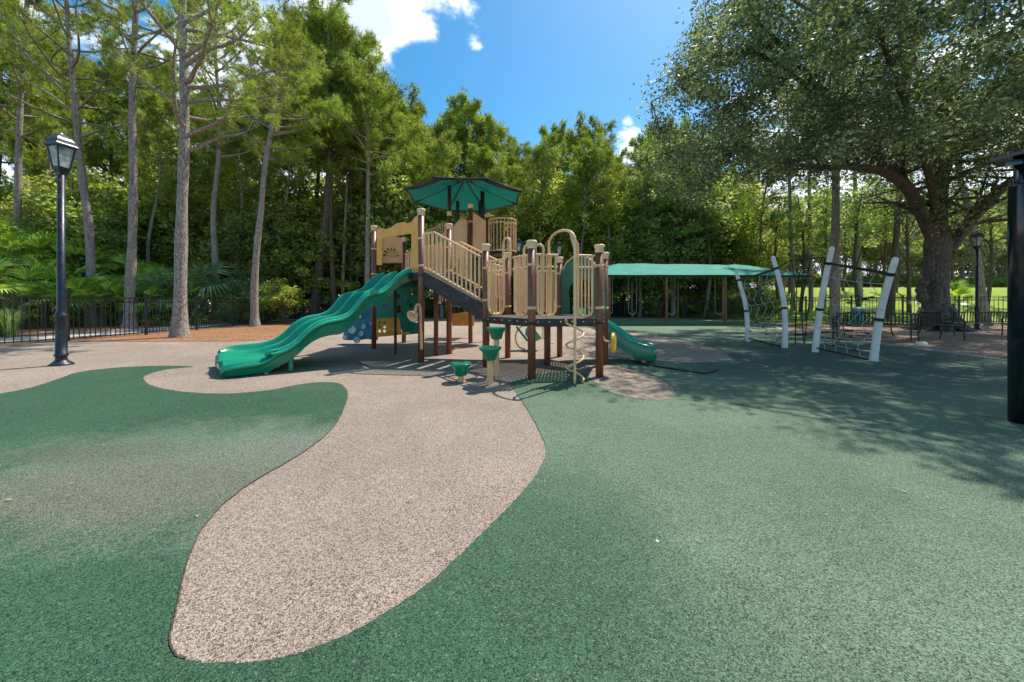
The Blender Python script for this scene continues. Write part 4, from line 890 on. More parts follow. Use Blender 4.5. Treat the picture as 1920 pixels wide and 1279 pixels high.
def frame_net(fr_, a, b, seed):
    R = random.Random(seed)
    mb = MB(); mb.tube([a[0], b[0]], .032, 8); build('crossbar', mb, M['black'], fr_)
    mb = MB(); mb.tube([a[1]+Vector((0, 0, .12)), b[1]+Vector((0, 0, .02))], .022, 8); build('bottom_bar', mb, M['black'], fr_)
    mb = MB(); hs_ = MB(); m = 5
    for k in range(1, m):
        f = k/m; p = a[0].lerp(b[0], f); q = a[1].lerp(b[1], f)+Vector((0, 0, .08)); pts = [p.lerp(q, j/8)+Vector((0, .10*(1 if j % 2 else -1)*(0 < j < 8), 0)) for j in range(9)]
        mb.tube(pts, .008, 4)
    for k in (1, 3, 5, 6):
        p = a[0].lerp(a[1], k/7); q = b[0].lerp(b[1], k/7+.03*(-1)**k); mb.tube([p.lerp(q, j/6)+Vector((0, 0, -.04*math.sin(math.pi*j/6))) for j in range(7)], .008, 4)
    for k in range(13):
        f = R.uniform(.12, .88); g = R.uniform(.2, .95); p = a[0].lerp(b[0], f).lerp(a[1].lerp(b[1], f), g); hs_.lathe([(0, -.02), (.045, -.015), (.05, 0), (.03, .02), (0, .025)], p, 8)
    build('rope', mb, M['rope_pale'], fr_)['kind'] = 'stuff'; build('foot_holds', hs_, M['lamp_black'], fr_)['kind'] = 'stuff'
frame_net(f1, a, b, 3); frame_net(f2, c, d, 5)
RN = thing('rope_net', (8.3, 10.6, 0), 'black hanging rope net between the two white climbing frames', 'rope net')
mb = MB(); hp = [P(1484, 487, 10.8), P(1505, 489, 10.7), P(1520, 486, 10.6), P(1542, 482, 10.5)]; lo = [P(1491, 645, 10.8), P(1492, 645, 10.7), P(1507, 647, 10.6), P(1508, 647, 10.5)]
mb.tube([Vector(b[0])]+hp+[Vector(c[0])], .012, 5)
for h_, l_, k in zip(hp, lo, range(4)):
    mid_ = P((1494, 1490, 1502, 1521)[k], (545, 560, 575, 530)[k], 10.6); mb.tube([h_, mid_, l_], .011, 5)
for y in (505, 530, 560, 590): mb.tube([P(1488+(y-487)*.06, y, 10.7), P(1512-(y-487)*.03+(8 if y < 540 else 0), y-2, 10.6)], .010, 5)
build('rope', mb, M['rope'], RN)
mb = MB(); mb.tube([P(1490, 627, 10.6), P(1600, 620, 10.5)], .028, 6); build('net_anchor_bar', mb, M['black'], RN)
# a sage litter barrel shape beside the near frame and a pale stone
sb = thing('slatted_litter_bin', G(1610, 612), 'dim green slatted litter bin seen between the white posts near the fence', 'litter bin')
mb = MB(); gb = G(1610, 612); mb.lathe([(.22, .05), (.24, .1), (.25, .8), (0, .8)], gb, 16); build('drum', mb, M['sage'], sb); mb = MB(); mb.lathe([(.28, .8), (.29, .84), (.2, .96), (0, 1.0)], gb, 16); build('lid', mb, M['sage'], sb)

# ---------------------------------------------------------------- benches
def bench(loc, rz, Lb, label, back=True):
    o = thing('metal_bench', loc, label, 'bench', 'black metal benches'); R = Matrix.Rotation(rz, 3, 'Z'); loc = Vector(loc)
    def T(x, y, z): return loc+R@Vector((x, y, z))
    for k in range(5):
        mb = MB(); mb.bar(T(-Lb/2, -.2+.1*k, .45), T(Lb/2, -.2+.1*k, .45), .075, .02); build('seat_slat', mb, M['black'], o)
    if back:
        mb = MB(); mb.bar(T(-Lb/2, .27, .86), T(Lb/2, .27, .86), .03, .04); mb.bar(T(-Lb/2, .25, .52), T(Lb/2, .25, .52), .03, .03); bk = build('backrest', mb, M['black'], o)
        n = int(Lb/.085); mb = MB()
        for k in range(1, n): mb.bar(T(-Lb/2+Lb*k/n, .25, .53), T(-Lb/2+Lb*k/n, .27, .85), .028, .012)
        build('back_slats', mb, M['black'], bk)['kind'] = 'stuff'
    for s in (-1, 1):
        x = s*(Lb/2-.02); mb = MB()
        mb.tube([T(x, -.24, 0), T(x, -.22, .3), T(x, -.24, .45), T(x, -.26, .58), T(x, -.2, .67), T(x, -.08, .68), T(x, .1, .66), T(x, .27, .64)], .02, 6); mb.tube([T(x, .33, 0), T(x, .25, .3), T(x, .24, .5), T(x, .29, .87)], .02, 6); mb.tube([T(x, -.23, .42), T(x, .25, .42)], .018, 6)
        mb.tube([T(x, -.18+.06*math.cos(q), .56+.06*math.sin(q)) for q in [2*math.pi*i/10 for i in range(11)]], .01, 5); build('bench_leg', mb, M['black'], o)
bench((11.55, 11.6, 0), math.radians(150), 1.9, 'near black metal bench left of the oak trunk, facing away')
bench((13.1, 13.6, 0), math.radians(172), 1.6, 'black metal bench standing further back, left of the oak trunk')
bench((17.2, 13.4, 0), math.radians(168), 1.9, 'black slatted bench right of the oak trunk, in front of the lamp')
bench((14.7, 12.4, 0), math.radians(60), 1.5, 'black metal bench turned sideways close against the oak roots')
st = MB(); st.lathe([(0, .1), (.09, .09), (.13, .04), (.12, 0)], G(1728, 647), 9); tag(build('pale_stone', st, M['white']), 'small pale stone lying on the mulch below the oak', 'stone')

# ---------------------------------------------------------------- near dark pole at the right edge
g = Vector((5.09, 3.58, 0))
DP = thing('steel_pole', g, 'thick glossy black steel pole at the right edge of the picture', 'pole')
zt = CH+(HY-345)/F*g.y; mb = MB(); mb.lathe([(0, 0), (.12, 0), (.12, zt-.02), (.116, zt), (.08, zt)], g, 32); build('sleeve', mb, M['navy'], DP)
zt2 = CH+(HY-298)/F*g.y; mb = MB(); mb.lathe([(.085, zt-.05), (.085, zt2), (0, zt2)], g, 24); build('inner_pole', mb, M['navy'], DP)
mb = MB(); mb.box((g.x-.02, g.y, zt2+.02), (.42, .3, .03), .3); mb.bar((g.x-.28, g.y-.02, zt2-.06), (g.x+.2, g.y, zt2+.0), .05, .05); build('top_plate', mb, M['navy'], DP)
# thin black strips lying on the paving near the small slide
eb = MB(); pA, pB, pC = G(1190, 683), G(1320, 703), G(1345, 697)
for a_, b_ in ((pA, pB), (pB, pC)): eb.bar(a_+Vector((0, 0, .025)), b_+Vector((0, 0, .025)), .035, .022)
tag(build('black_strip', eb, M['black']), 'thin black strip lying on the green rubber beside the small slide', 'edge strip')
st = MB(); st.lathe([(0, .022), (.006, .02), (.009, .014), (.008, .012)], G(1232, 1021), 7); tag(build('pebble', st, M['white']), 'tiny white pebble lying alone on the near green rubber', 'pebble')
# fallen leaves scattered on the rubber
R = random.Random(9); mb = MB()
for k in range(110):
    px = R.uniform(0, 1880); py = 645+R.random()**2.2*330; q = G(px, py); a = R.uniform(0, 6.28); s = R.uniform(.008, .02); h = R.uniform(.017, .022)
    u = Vector((math.cos(a), math.sin(a), R.uniform(-.1, .3)))*s; v = Vector((-math.sin(a), math.cos(a), R.uniform(-.1, .3)))*s*.4; c_ = q+Vector((0, 0, h)); mb.add([c_-u, c_+v, c_+u, c_-v], [(0, 1, 2, 3)])
lit = simple('dry_leaf', (.42, .3, .15), .8, .2); tag(build('fallen_leaves', mb, lit), 'scattered dry fallen leaves on the rubber paving', 'leaves', kind='stuff')
# ---------------------------------------------------------------- vegetation
def np_mesh(name, V, Fq, mat):                                  # V (n,3), Fq (m,4)
    me = bpy.data.meshes.new(name); me.vertices.add(len(V)); me.vertices.foreach_set('co', V.astype(np.float32).ravel())
    k = Fq.shape[1]; me.loops.add(Fq.size); me.loops.foreach_set('vertex_index', Fq.astype(np.int32).ravel())
    me.polygons.add(len(Fq)); me.polygons.foreach_set('loop_start', np.arange(0, Fq.size, k, dtype=np.int32)); me.polygons.foreach_set('loop_total', np.full(len(Fq), k, dtype=np.int32))
    me.update(calc_edges=True); me.materials.append(mat); return me
def rand_dirs(rs_, n):
    v = rs_.normal(size=(n, 3)); return v/np.linalg.norm(v, axis=1, keepdims=True)
def leaf_quads(rs_, C, size, aspect=.55, up=.5, jitter=.35):
    n = len(C); nrm = rand_dirs(rs_, n); nrm[:, 2] = np.abs(nrm[:, 2])+up; nrm /= np.linalg.norm(nrm, axis=1, keepdims=True)
    t = np.cross(nrm, rand_dirs(rs_, n)); t /= np.linalg.norm(t, axis=1, keepdims=True)+1e-9; b = np.cross(nrm, t)
    s = (size*(1+jitter*rs_.uniform(-1, 1, n)))[:, None]; t = t*s; b = b*s*aspect
    V = np.stack([C-t, C+b-t*.1, C+t, C-b-t*.1], 1).reshape(-1, 3); return V, np.arange(4*n).reshape(-1, 4)
def needle_tufts(rs_, C, D_, n_per, length, width):
    n = len(C); m = n*n_per; Cc = np.repeat(C, n_per, 0); Dd = np.repeat(D_, n_per, 0)
    d = Dd*.75+rand_dirs(rs_, m)*.85; d /= np.linalg.norm(d, axis=1, keepdims=True); s = np.cross(d, rand_dirs(rs_, m)); s /= np.linalg.norm(s, axis=1, keepdims=True)+1e-9
    L_ = length*rs_.uniform(.7, 1.15, m)[:, None]; droop = np.zeros((m, 3)); droop[:, 2] = -L_[:, 0]*.12
    base = Cc-Dd*length*rs_.uniform(0, .5, m)[:, None]; tip = base+d*L_+droop
    V = np.stack([base-s*width*.5, base+s*width*.5, tip], 1).reshape(-1, 3); return V, np.arange(3*m).reshape(-1, 3)
def tree_thing(name, loc, label, cat, group, trunk_me, crown_me, rz=0, sc=1, lab=True, szs=None):
    o = bpy.data.objects.new(name, None); scene.collection.objects.link(o); o.location = loc; o.rotation_euler = (0, 0, rz); o.scale = szs or (sc, sc, sc); ORG[o.name] = Vector(loc)
    tag(o, label, cat, group)
    for nm, me in (('trunk', trunk_me), ('crown', crown_me)):
        if me is None: continue
        c = bpy.data.objects.new(nm, me); scene.collection.objects.link(c); c.parent = o
    return o
def mb_mesh(name, mb, mat): me = mesh_of(name, mb, mat); return me

def pine_parts(seed, path, r_base, r_top, first, blen, n_br, needles, tuft=.3, npt=16, gnarl=1.35, side=None, width=.012, flare=True, skip=None, bend=.35, dens=1.0):
    """path: list of Vectors (local, base at origin). first = height where limbs begin"""
    R = random.Random(seed); rs_ = np.random.RandomState(seed); sp_ = spline(path, 6); n = len(sp_); top = sp_[-1].z
    mb = MB(); rad = []
    for i, p in enumerate(sp_):
        f = max(0, p.z)/top; r = r_base+(r_top-r_base)*min(1,max(0,f))**.85
        if flare: r *= 1+.45*math.exp(-p.z/.35)+.06*math.sin(p.z*2.1+seed)
        rad.append(max(r, .02))
    mb.tube(sp_, rad, 14)
    def at(z):
        for a, b, ra, rb in zip(sp_, sp_[1:], rad, rad[1:]):
            if a.z <= z <= b.z: k = (z-a.z)/max(1e-6, b.z-a.z); return a.lerp(b, k), ra+(rb-ra)*k
        return sp_[-1], rad[-1]
    C = []; D_ = []
    for k in range(n_br):
        f = (k+R.uniform(0, .9))/n_br; z = first+(top-first)*f; p0, r0 = at(z); az = k*2.4+R.uniform(-.5, .5)
        if side is not None and R.random() < .55: az = side+R.uniform(-.9, .9)
        L_ = blen*(.55+.55*math.sin(math.pi*min(1, f*1.15+.1)))*(1-.15*f)*R.uniform(.65, 1.15); el = R.uniform(-.05, .45)+.25*f; d = Vector((math.cos(az)*math.cos(el), math.sin(az)*math.cos(el), math.sin(el)))
        br = min(r0*.55, .02+.022*L_); pts = [p0]; dd = d.copy(); m = 7
        for i in range(m):
            dd = (dd+Vector((R.uniform(-1, 1), R.uniform(-1, 1), R.uniform(-.6, .9)))*.17*gnarl+Vector((0, 0, bend*.12))).normalized(); pts.append(pts[-1]+dd*L_/m)
        mb.tube(pts, [br*(1-.85*i/m)+.006 for i in range(m+1)], 5, caps=False)
        bare = R.random() < .10
        for i in range(2, m+1):
            for s in range(1 if i < m-1 else 2):
                sd_ = (pts[i]-pts[i-1]).normalized(); q = (sd_*.9+Vector((R.uniform(-1, 1), R.uniform(-1, 1), R.uniform(-.4, .9)))*.75).normalized(); sl = L_*R.uniform(.12, .3)
                e_ = pts[i]+q*sl; mb.tube([pts[i], pts[i]+q*sl*.5+Vector((0, 0, -.02)), e_], [.014, .009, .005], 3, caps=False)
                if bare and R.random() < .8: continue
                nt = max(2, int(R.uniform(3.2, 7.5)*dens)) if R.random() > .16 else 1
                for w_ in range(nt): 
                    g_ = 1-(w_ % 4)*.14; c_ = pts[i]+q*sl*g_+Vector((R.uniform(-1, 1), R.uniform(-1, 1), R.uniform(-1, 1)))*tuft*.85; C.append(c_); dv = (q+Vector((R.uniform(-.6, .6), R.uniform(-.6, .6), R.uniform(-.1, .7)))).normalized(); D_.append(dv)
    for w_ in range(10): C.append(sp_[-1]+Vector((R.uniform(-.4, .4), R.uniform(-.4, .4), R.uniform(-.5, .4)))); D_.append(Vector((0, 0, 1)))
    V, Fq = needle_tufts(rs_, np.array([tuple(c) for c in C]), np.array([tuple(c) for c in D_]), npt, tuft, width)
    return mb, (V, Fq)

def broad_parts(seed, H, rx, base_z, n_cl, per, lsize, trunk_r=.12, cl_r=.7, lean=.3, twigs=True, top_heavy=.5):
    R = random.Random(seed); rs_ = np.random.RandomState(seed); mb = MB(); top = Vector((R.uniform(-lean, lean), R.uniform(-lean, lean), H*.86))
    mids = [Vector((0, 0, -.2)), Vector((R.uniform(-.3, .3), R.uniform(-.3, .3), H*.3)), Vector((R.uniform(-.5, .5)*lean*2, R.uniform(-.5, .5)*lean*2, H*.6)), top]
    tp = spline(mids, 5); mb.tube(tp, [trunk_r*(1-.8*i/(len(tp)-1)) for i in range(len(tp))], 8)
    cz = (base_z+H)/2; hz_ = (H-base_z)/2; cen = []
    lobes = [(Vector((R.uniform(-.45, .45)*rx, R.uniform(-.45, .45)*rx, cz+R.uniform(-.4, .5)*hz_)), R.uniform(.5, .75)) for _ in range(5)]+[(Vector((0, 0, cz)), .85)]
    while len(cen) < n_cl:
        lc, ls = R.choice(lobes); d = Vector(rand_dirs(rs_, 1)[0]); r = R.uniform(.35, 1)**.6; p = lc+Vector((d.x*rx*ls, d.y*rx*ls, d.z*hz_*ls))*r
        if p.z < base_z or p.z > H: continue
        cen.append(p)
    cs_ = np.array([tuple(c) for c in cen]); rad = rs_.uniform(.55, 1.2, n_cl)*cl_r
    dirs = rand_dirs(rs_, n_cl*per); Rr = np.repeat(rad, per)[:, None]*(rs_.uniform(.25, 1, n_cl*per)[:, None])**.5
    Cc = np.repeat(cs_, per, 0)+dirs*Rr*np.array([1, 1, .62]); keep = Cc[:, 2] > .05; V, Fq = leaf_quads(rs_, Cc[keep], lsize)
    if twigs:
        for c in cen[::3]:
            s = tp[min(len(tp)-1, int(len(tp)*max(.15, min(.95, c.z/H-.2))))]; m_ = s.lerp(c, .5)+Vector((0, 0, .15)); mb.tube([s, m_, c], [.035, .022, .008], 3, caps=False)
    return mb, (V, Fq)

auto = []                                                       # (object, phrase, px, Y) -> a label of its own at the end
LAND = [(-400, 60, 'by the left edge'), (60, 200, 'behind the left street lamp'), (200, 300, 'right of the left street lamp'), (300, 380, 'around the thick near pine'), (380, 520, 'behind the big slide exit'), (520, 700, 'behind the big slide'), (700, 800, 'behind the yellow archway board'), (800, 960, 'behind the tower roof'), (960, 1060, 'behind the lower deck'), (1060, 1180, 'behind the spiral climber'), (1180, 1320, 'behind the canopy left end'), (1320, 1460, 'behind the canopy right end'), (1460, 1560, 'between the white climbing frames'), (1560, 1700, 'behind the near climbing frame'), (1700, 1830, 'behind the oak trunk'), (1830, 2600, 'behind the right street lamp')]
def reg(o, phrase, px, Y): auto.append((o, phrase, px, Y))

# --- pines standing where the photograph shows them: pixel path of the trunk at one distance
def px_pine(pxs, Y, r_base, r_top, first_py, blen, n_br, label, seed, mat='pine_bark', drift=0, **kw):
    base = G(pxs[0][0], HY+CH*F/Y); path = [Vector((0, 0, -.1))]
    for i, (x, y) in enumerate(pxs[1:]): p = P(x, y, Y+drift*(i+1)/len(pxs)); path.append(p-base)
    first = CH+(HY-first_py)/F*Y
    mb, (V, Fq) = pine_parts(seed, path, r_base, r_top, first, blen, n_br, None, **kw)
    tree_thing('pine_tree', base, label, 'pine tree', 'pine trees', mb_mesh('trunk', mb, M[mat]), np_mesh('crown', V, Fq, M['needle']))
px_pine([(337, 632), (338, 560), (341, 400), (346, 250), (345, 130), (342, 0), (338, -130), (335, -260)], 12.75, .205, .07, 285, 4.4, 30, 'thick near pine with pale flaky bark, rising left of the big slide', 1, side=.2, npt=20, tuft=.24, width=.016, dens=1.7)
px_pine([(243, 614), (243, 560), (248, 450), (250, 330), (248, 200), (252, 80), (258, -60), (262, -160)], 17.6, .21, .075, 170, 4.2, 30, 'tall straight pine between the left street lamp and the thick near pine', 2, npt=18, tuft=.27, width=.021, dens=1.6)
px_pine([(176, 612), (172, 540), (168, 440), (158, 360), (149, 290), (140, 180), (128, 60), (122, -80)], 19, .225, .07, 260, 4.8, 34, 'crooked pine just right of the left street lamp lantern', 3, npt=18, tuft=.29, width=.023, dens=1.7)
px_pine([(478, 612), (477, 540), (482, 460), (490, 390), (497, 310), (510, 230), (518, 150), (520, 60)], 18.5, .19, .055, 300, 3.8, 34, 'slender pine leaning right behind the foot of the big slide', 4, npt=18, tuft=.3, side=1.8, width=.023, dens=1.8)
px_pine([(405, 600), (404, 500), (400, 400), (410, 300), (412, 220), (405, 120), (400, 20)], 23, .2, .07, 300, 4.2, 32, 'slim pine with forked low limbs, right of the thick near pine', 5, npt=14, tuft=.32, width=.028, dens=1.8)
px_pine([(586, 592), (600, 490), (612, 400), (618, 300), (622, 220), (620, 120), (616, 40)], 27, .34, .10, 300, 5.0, 34, 'dark leaning pine directly behind the big slide', 6, 'dark_bark', npt=11, tuft=.4, width=.036, dens=2.2)
px_pine([(688, 592), (689, 480), (690, 370), (690, 270), (687, 170)], 26, .22, .07, 330, 3.6, 30, 'thin pale pine left of the yellow archway board', 7, npt=11, tuft=.4, width=.036, dens=2.2)
px_pine([(32, 605), (33, 480), (34, 330), (38, 200), (46, 80), (52, -30)], 21, .2, .08, 260, 4.0, 22, 'slim pine near the left edge of the picture', 8, npt=11, tuft=.34, width=.03, dens=2)
px_pine([(325, 598), (326, 400), (322, 290), (318, 200)], 30, .2, .06, 340, 3.6, 22, 'far thin pine half hidden behind the thick near pine', 9, 'dark_bark', npt=14, tuft=.36)
for i, (x0_, x1_, yt, Y, rb, ph) in enumerate([(1488, 1478, 250, 27, .15, 'slim leaning pine trunk rising above the right end of the shade canopy'), (1521, 1516, 240, 27, .16, 'straight bare pine trunk between the white climbing frames'), (1565, 1568, 200, 20, .25, 'thickest grey pine behind the near climbing frame'), (1614, 1600, 260, 30, .2, 'slender trunk right of the thick grey pine'), (1668, 1695, 230, 24, .22, 'pine leaning right behind the top of the near climbing frame'), (1845, 1800, 330, 22, .25, 'leaning tan pine trunk behind the right street lamp')]):
    px_pine([(x0_, 605), (x0_+(x1_-x0_)*.2, 520), (x0_+(x1_-x0_)*.6, 400), (x1_, yt), (x1_+(x1_-x0_)*.5, yt-160)], Y, rb, rb*.35, 330, 3.2, 18, ph, 20+i, 'dark_bark' if i in (4,) else 'pine_bark', npt=14, tuft=.38, width=.022, dens=1.4)

# --- shared pine meshes for the far rows
far_pines = []
for s in range(4):
    R = random.Random(50+s); Hh_ = 17; path = [Vector((0, 0, -.1)), Vector((R.uniform(-.3, .3), R.uniform(-.3, .3), 5)), Vector((R.uniform(-.6, .6), R.uniform(-.6, .6), 11)), Vector((R.uniform(-.8, .8), R.uniform(-.8, .8), Hh_))]
    mb, (V, Fq) = pine_parts(60+s, path, .2, .05, 8.8, 3.3, 40, None, npt=10, tuft=.42, width=.05, dens=2.0, bend=.32)
    far_pines.append((mb_mesh('trunk', mb, M['dark_bark']), np_mesh('crown', V, Fq, M['needle'])))
FP = [(866, 205, 40, 1.3), (845, 225, 44, 1), (760, 195, 34, 1), (800, 260, 38, 1), (700, 165, 33, 1), (655, 85, 29, 1), (628, 40, 27, 1), (560, 80, 30, 1), (590, 60, 33, 1), (925, 240, 38, 1), (905, 265, 42, 1), (960, 285, 45, 1), (1005, 290, 42, 1), (1045, 250, 36, 1), (1075, 245, 39, 1), (1115, 252, 36, 1), (1150, 300, 42, 1), (1210, 265, 38, 1), (1240, 250, 40, 1), (1290, 240, 40, 1), (1340, 250, 42, 1), (735, 190, 38, 1), (500, 180, 34, 1), (440, 200, 36, 1), (380, 180, 38, 1), (300, 130, 34, 1), (200, 110, 33, 1), (120, 90, 30, 1), (60, 60, 28, 1), (-20, 40, 26, 1), (270, 220, 40, 1), (1400, 330, 44, 1), (90, 200, 36, 1), (1440, 400, 60, 1), (1700, 430, 62, 1), (1880, 420, 58, 1), (1760, 440, 70, 1), (1610, 420, 66, 1)]
R = random.Random(77)
for i, (px, ty, Y, _) in enumerate(FP):
    t_, c_ = far_pines[i % 4]; H_ = CH+(HY-ty)/F*Y; x = (px-CX)/F*Y; z0 = gz(x, min(Y, 44)); k = (H_-z0)/17.2
    o = tree_thing('pine_tree', (x, Y, z0), '', 'pine tree', 'pine trees', t_, c_, R.uniform(0, 6.28), szs=(max(k, .8)*(.8 if _ == 1 else 1), max(k, .8)*(.8 if _ == 1 else 1), k)); reg(o, 'tall distant pine', px, Y)

slim = []
for s in range(3):
    Rr_ = random.Random(90+s); path = [Vector((0, 0, -.1)), Vector((Rr_.uniform(-.4, .4), Rr_.uniform(-.3, .3), 5)), Vector((Rr_.uniform(-.9, .9), Rr_.uniform(-.6, .6), 10)), Vector((Rr_.uniform(-1, 1), Rr_.uniform(-.8, .8), 15))]
    mb, (V, Fq) = pine_parts(95+s, path, .15, .045, 8.2, 2.7, 26, None, npt=10, tuft=.38, width=.042, dens=1.5, bend=.3)
    slim.append((mb_mesh('trunk', mb, M['pine_bark']), np_mesh('crown', V, Fq, M['needle'])))
for i, (px, ty, Y) in enumerate([(535, 170, 27), (640, 150, 28), (668, 230, 30), (726, 215, 29), (775, 235, 30.2), (828, 270, 30), (898, 285, 30.5), (950, 300, 29.6), (1012, 275, 30.3), (1092, 290, 30), (1135, 265, 29.8), (1200, 285, 30.4), (1262, 270, 30.2), (1322, 290, 29.5), (1425, 300, 29), (290, 190, 25), (440, 210, 26), (95, 150, 25)]):
    H_ = CH+(HY-ty)/F*Y; x = (px-CX)/F*Y; k = H_/15.2; o = tree_thing('pine_tree', (x, Y, 0), '', 'pine tree', 'pine trees', *slim[i % 3], i*2.1, szs=(.95, .95, k)); reg(o, 'slim pale-barked pine', px, Y)
# --- broadleaf understory
broad = []
for s in range(6):
    mb, (V, Fq) = broad_parts(100+s, 9, 2.9, .6, 150, 62, .115, cl_r=.72); mt = 'leaf' if s in (0, 2, 4) else 'leaf_dark'
    broad.append((mb_mesh('trunk', mb, M['dark_bark']), np_mesh('crown', V, Fq, M[mt])))
shr = []
for s in range(4):
    mb, (V, Fq) = broad_parts(140+s, 2.6, 1.5, .05, 60, 60, .075, trunk_r=.05, cl_r=.42); shr.append((mb_mesh('stems', mb, M['dark_bark']), np_mesh('foliage', V, Fq, M['leaf' if s % 2 else 'leaf_dark'])))
R = random.Random(5)
def place_broad(px, ty, Y, kind=None, wide=1.0, ph=None):
    k = kind if kind is not None else R.choice((0, 1, 2, 3, 4, 5, 0, 2)); t_, c_ = broad[k]; x = (px-CX)/F*Y; z0 = gz(x, min(Y, 44)); H_ = CH+(HY-ty)/F*Y-z0; s = H_/9.0
    w_ = min(1.5, max(.75, s))*wide*R.uniform(.9, 1.1); o = tree_thing('broadleaf_tree', (x, Y, z0), '', 'tree', 'broadleaf trees in the woods', t_, c_, R.uniform(0, 6.28), szs=(w_, w_, s)); reg(o, ph or ('bright green leafy tree' if k in (0, 2, 4) else 'dark green leafy tree'), px, Y)
x = -40
tops_near = [(-60, 330), (120, 320), (230, 300), (330, 300), (420, 330), (520, 330), (600, 320), (680, 300), (740, 290), (820, 300), (900, 330), (980, 330), (1060, 330), (1140, 340), (1220, 320), (1300, 320), (1380, 360), (1440, 440)]
def topat(px):
    for (a, ya), (b, yb2) in zip(tops_near, tops_near[1:]):
        if a <= px <= b: return ya+(yb2-ya)*(px-a)/(b-a)
    return tops_near[-1][1]
px = -110
while px < 1400:                                               # middle row
    Y = R.uniform(30.5, 33) if px > 600 else R.uniform(26.5, 29.5); place_broad(px, topat(px)+R.uniform(-10, 60), Y); px += R.uniform(48, 66)
px = -60
while px < 1430:                                               # back row, taller
    place_broad(px, topat(px)+R.uniform(-35, 15), R.uniform(35, 39)); px += R.uniform(44, 60)
px = -120
while px < 1460:                                               # last row closes the gaps low down
    place_broad(px, topat(px)+R.uniform(0, 70), R.uniform(43, 50), wide=1.35, kind=R.choice((0, 2, 4, 1))); px += R.uniform(50, 70)
for px, ty, Y, k in [(725, 250, 30, 3), (790, 300, 29.5, 1), (860, 330, 31, 1), (1190, 300, 33, 5), (1260, 290, 31, 3), (1320, 330, 33, 3), (1240, 380, 31, 1), (420, 300, 27, 0), (550, 300, 29, 2), (150, 290, 23, 3), (60, 330, 22, 0), (1370, 380, 30, 4), (1420, 440, 32, 0)]: place_broad(px, ty, Y, k)
# pale scrub on top of the lawn, far right
pale = []
for s in range(3):
    mb, (V, Fq) = broad_parts(160+s, 7, 2.6, .8, 90, 40, .13, cl_r=.7, trunk_r=.09); pale.append((mb_mesh('trunk', mb, M['pine_bark']), np_mesh('crown', V, Fq, M['pale_leaf' if s < 2 else 'leaf'])))
px = 1440
while px < 1960:
    for row in range(2):
        Y = 50+9*row+R.uniform(-2, 2); x = (px-CX+R.uniform(-12, 12))/F*Y; z0 = gz(x, 44); H_ = CH+(HY-R.uniform(340, 450))/F*Y-z0; k = R.randrange(3) if row else R.choice((0, 1, 1)); s = H_/7
        o = tree_thing('broadleaf_tree', (x, Y, z0-.3), '', 'tree', 'pale trees beyond the lawn', *pale[k], R.uniform(0, 6.28), szs=(s*.85, s*.85, s)); reg(o, 'pale dry tree beyond the lawn', px, Y)
    px += R.uniform(30, 42)
for i in range(20):
    px = 1450+i*25; Y = 62; x = (px-CX)/F*Y; o = tree_thing('shrub', (x, Y, gz(x, 44)), '', 'shrub', 'hedge at the back of the lawn', *shr[i % 4], i*1.3, szs=(1.6, 1.6, 1.5)); reg(o, 'distant hedge shrub', px, Y)
for i in range(16):
    px = 1480+i*30+R.uniform(-8, 8); Y = 49; x = (px-CX)/F*Y; o = tree_thing('shrub', (x, Y-1.2, gz(x, 44)), '', 'shrub', 'low hedge shrubs beyond the lawn', *shr[i % 4], R.uniform(0, 6.28), szs=(1.1, 1.1, .75)); reg(o, 'low shrub atop the lawn', px, Y)
sparse = []
for s in range(2):
    mb, (V, Fq) = broad_parts(180+s, 9, 2.6, 3.6, 42, 44, .11, cl_r=.55, trunk_r=.13); sparse.append((mb_mesh('trunk', mb, M['dark_bark']), np_mesh('crown', V, Fq, M['leaf_dark'])))
for px, ty, Y in ((1480, 380, 33), (1580, 350, 34), (1680, 360, 33), (1500, 330, 26), (1545, 300, 29), (1612, 310, 24), (1655, 330, 28), (1705, 300, 25), (1790, 330, 30), (1850, 320, 27), (1905, 360, 32), (1460, 340, 29)):
    x = (px-CX)/F*Y; z0 = gz(x, Y); H_ = CH+(HY-ty)/F*Y-z0; o = tree_thing('broadleaf_tree', (x, Y, z0), '', 'tree', 'sparse trees at the lawn', *sparse[px % 2], px*.7, szs=(H_/9*.9, H_/9*.9, H_/9)); reg(o, 'sparse leafy young tree', px, Y)
# shrubs in front of the woods
for i in range(46):
    px = R.uniform(-60, 1470); Y = (R.uniform(19.5, 23) if px < 560 else R.uniform(30.8, 33)) if px < 1330 else R.uniform(26, 30); s = R.uniform(.6, 1.15)
    if px < 430 and (px-CX)/F*Y > -17.6: Y = 17.8*F/(CX-px)+R.uniform(.3, 2)
    x = (px-CX)/F*Y; o = tree_thing('shrub', (x, Y, 0), '', 'shrub', 'shrubs at the edge of the woods', *shr[i % 4], R.uniform(0, 6.28), sc=s); reg(o, ('bright' if i % 2 else 'dark')+' green shrub', px, Y)
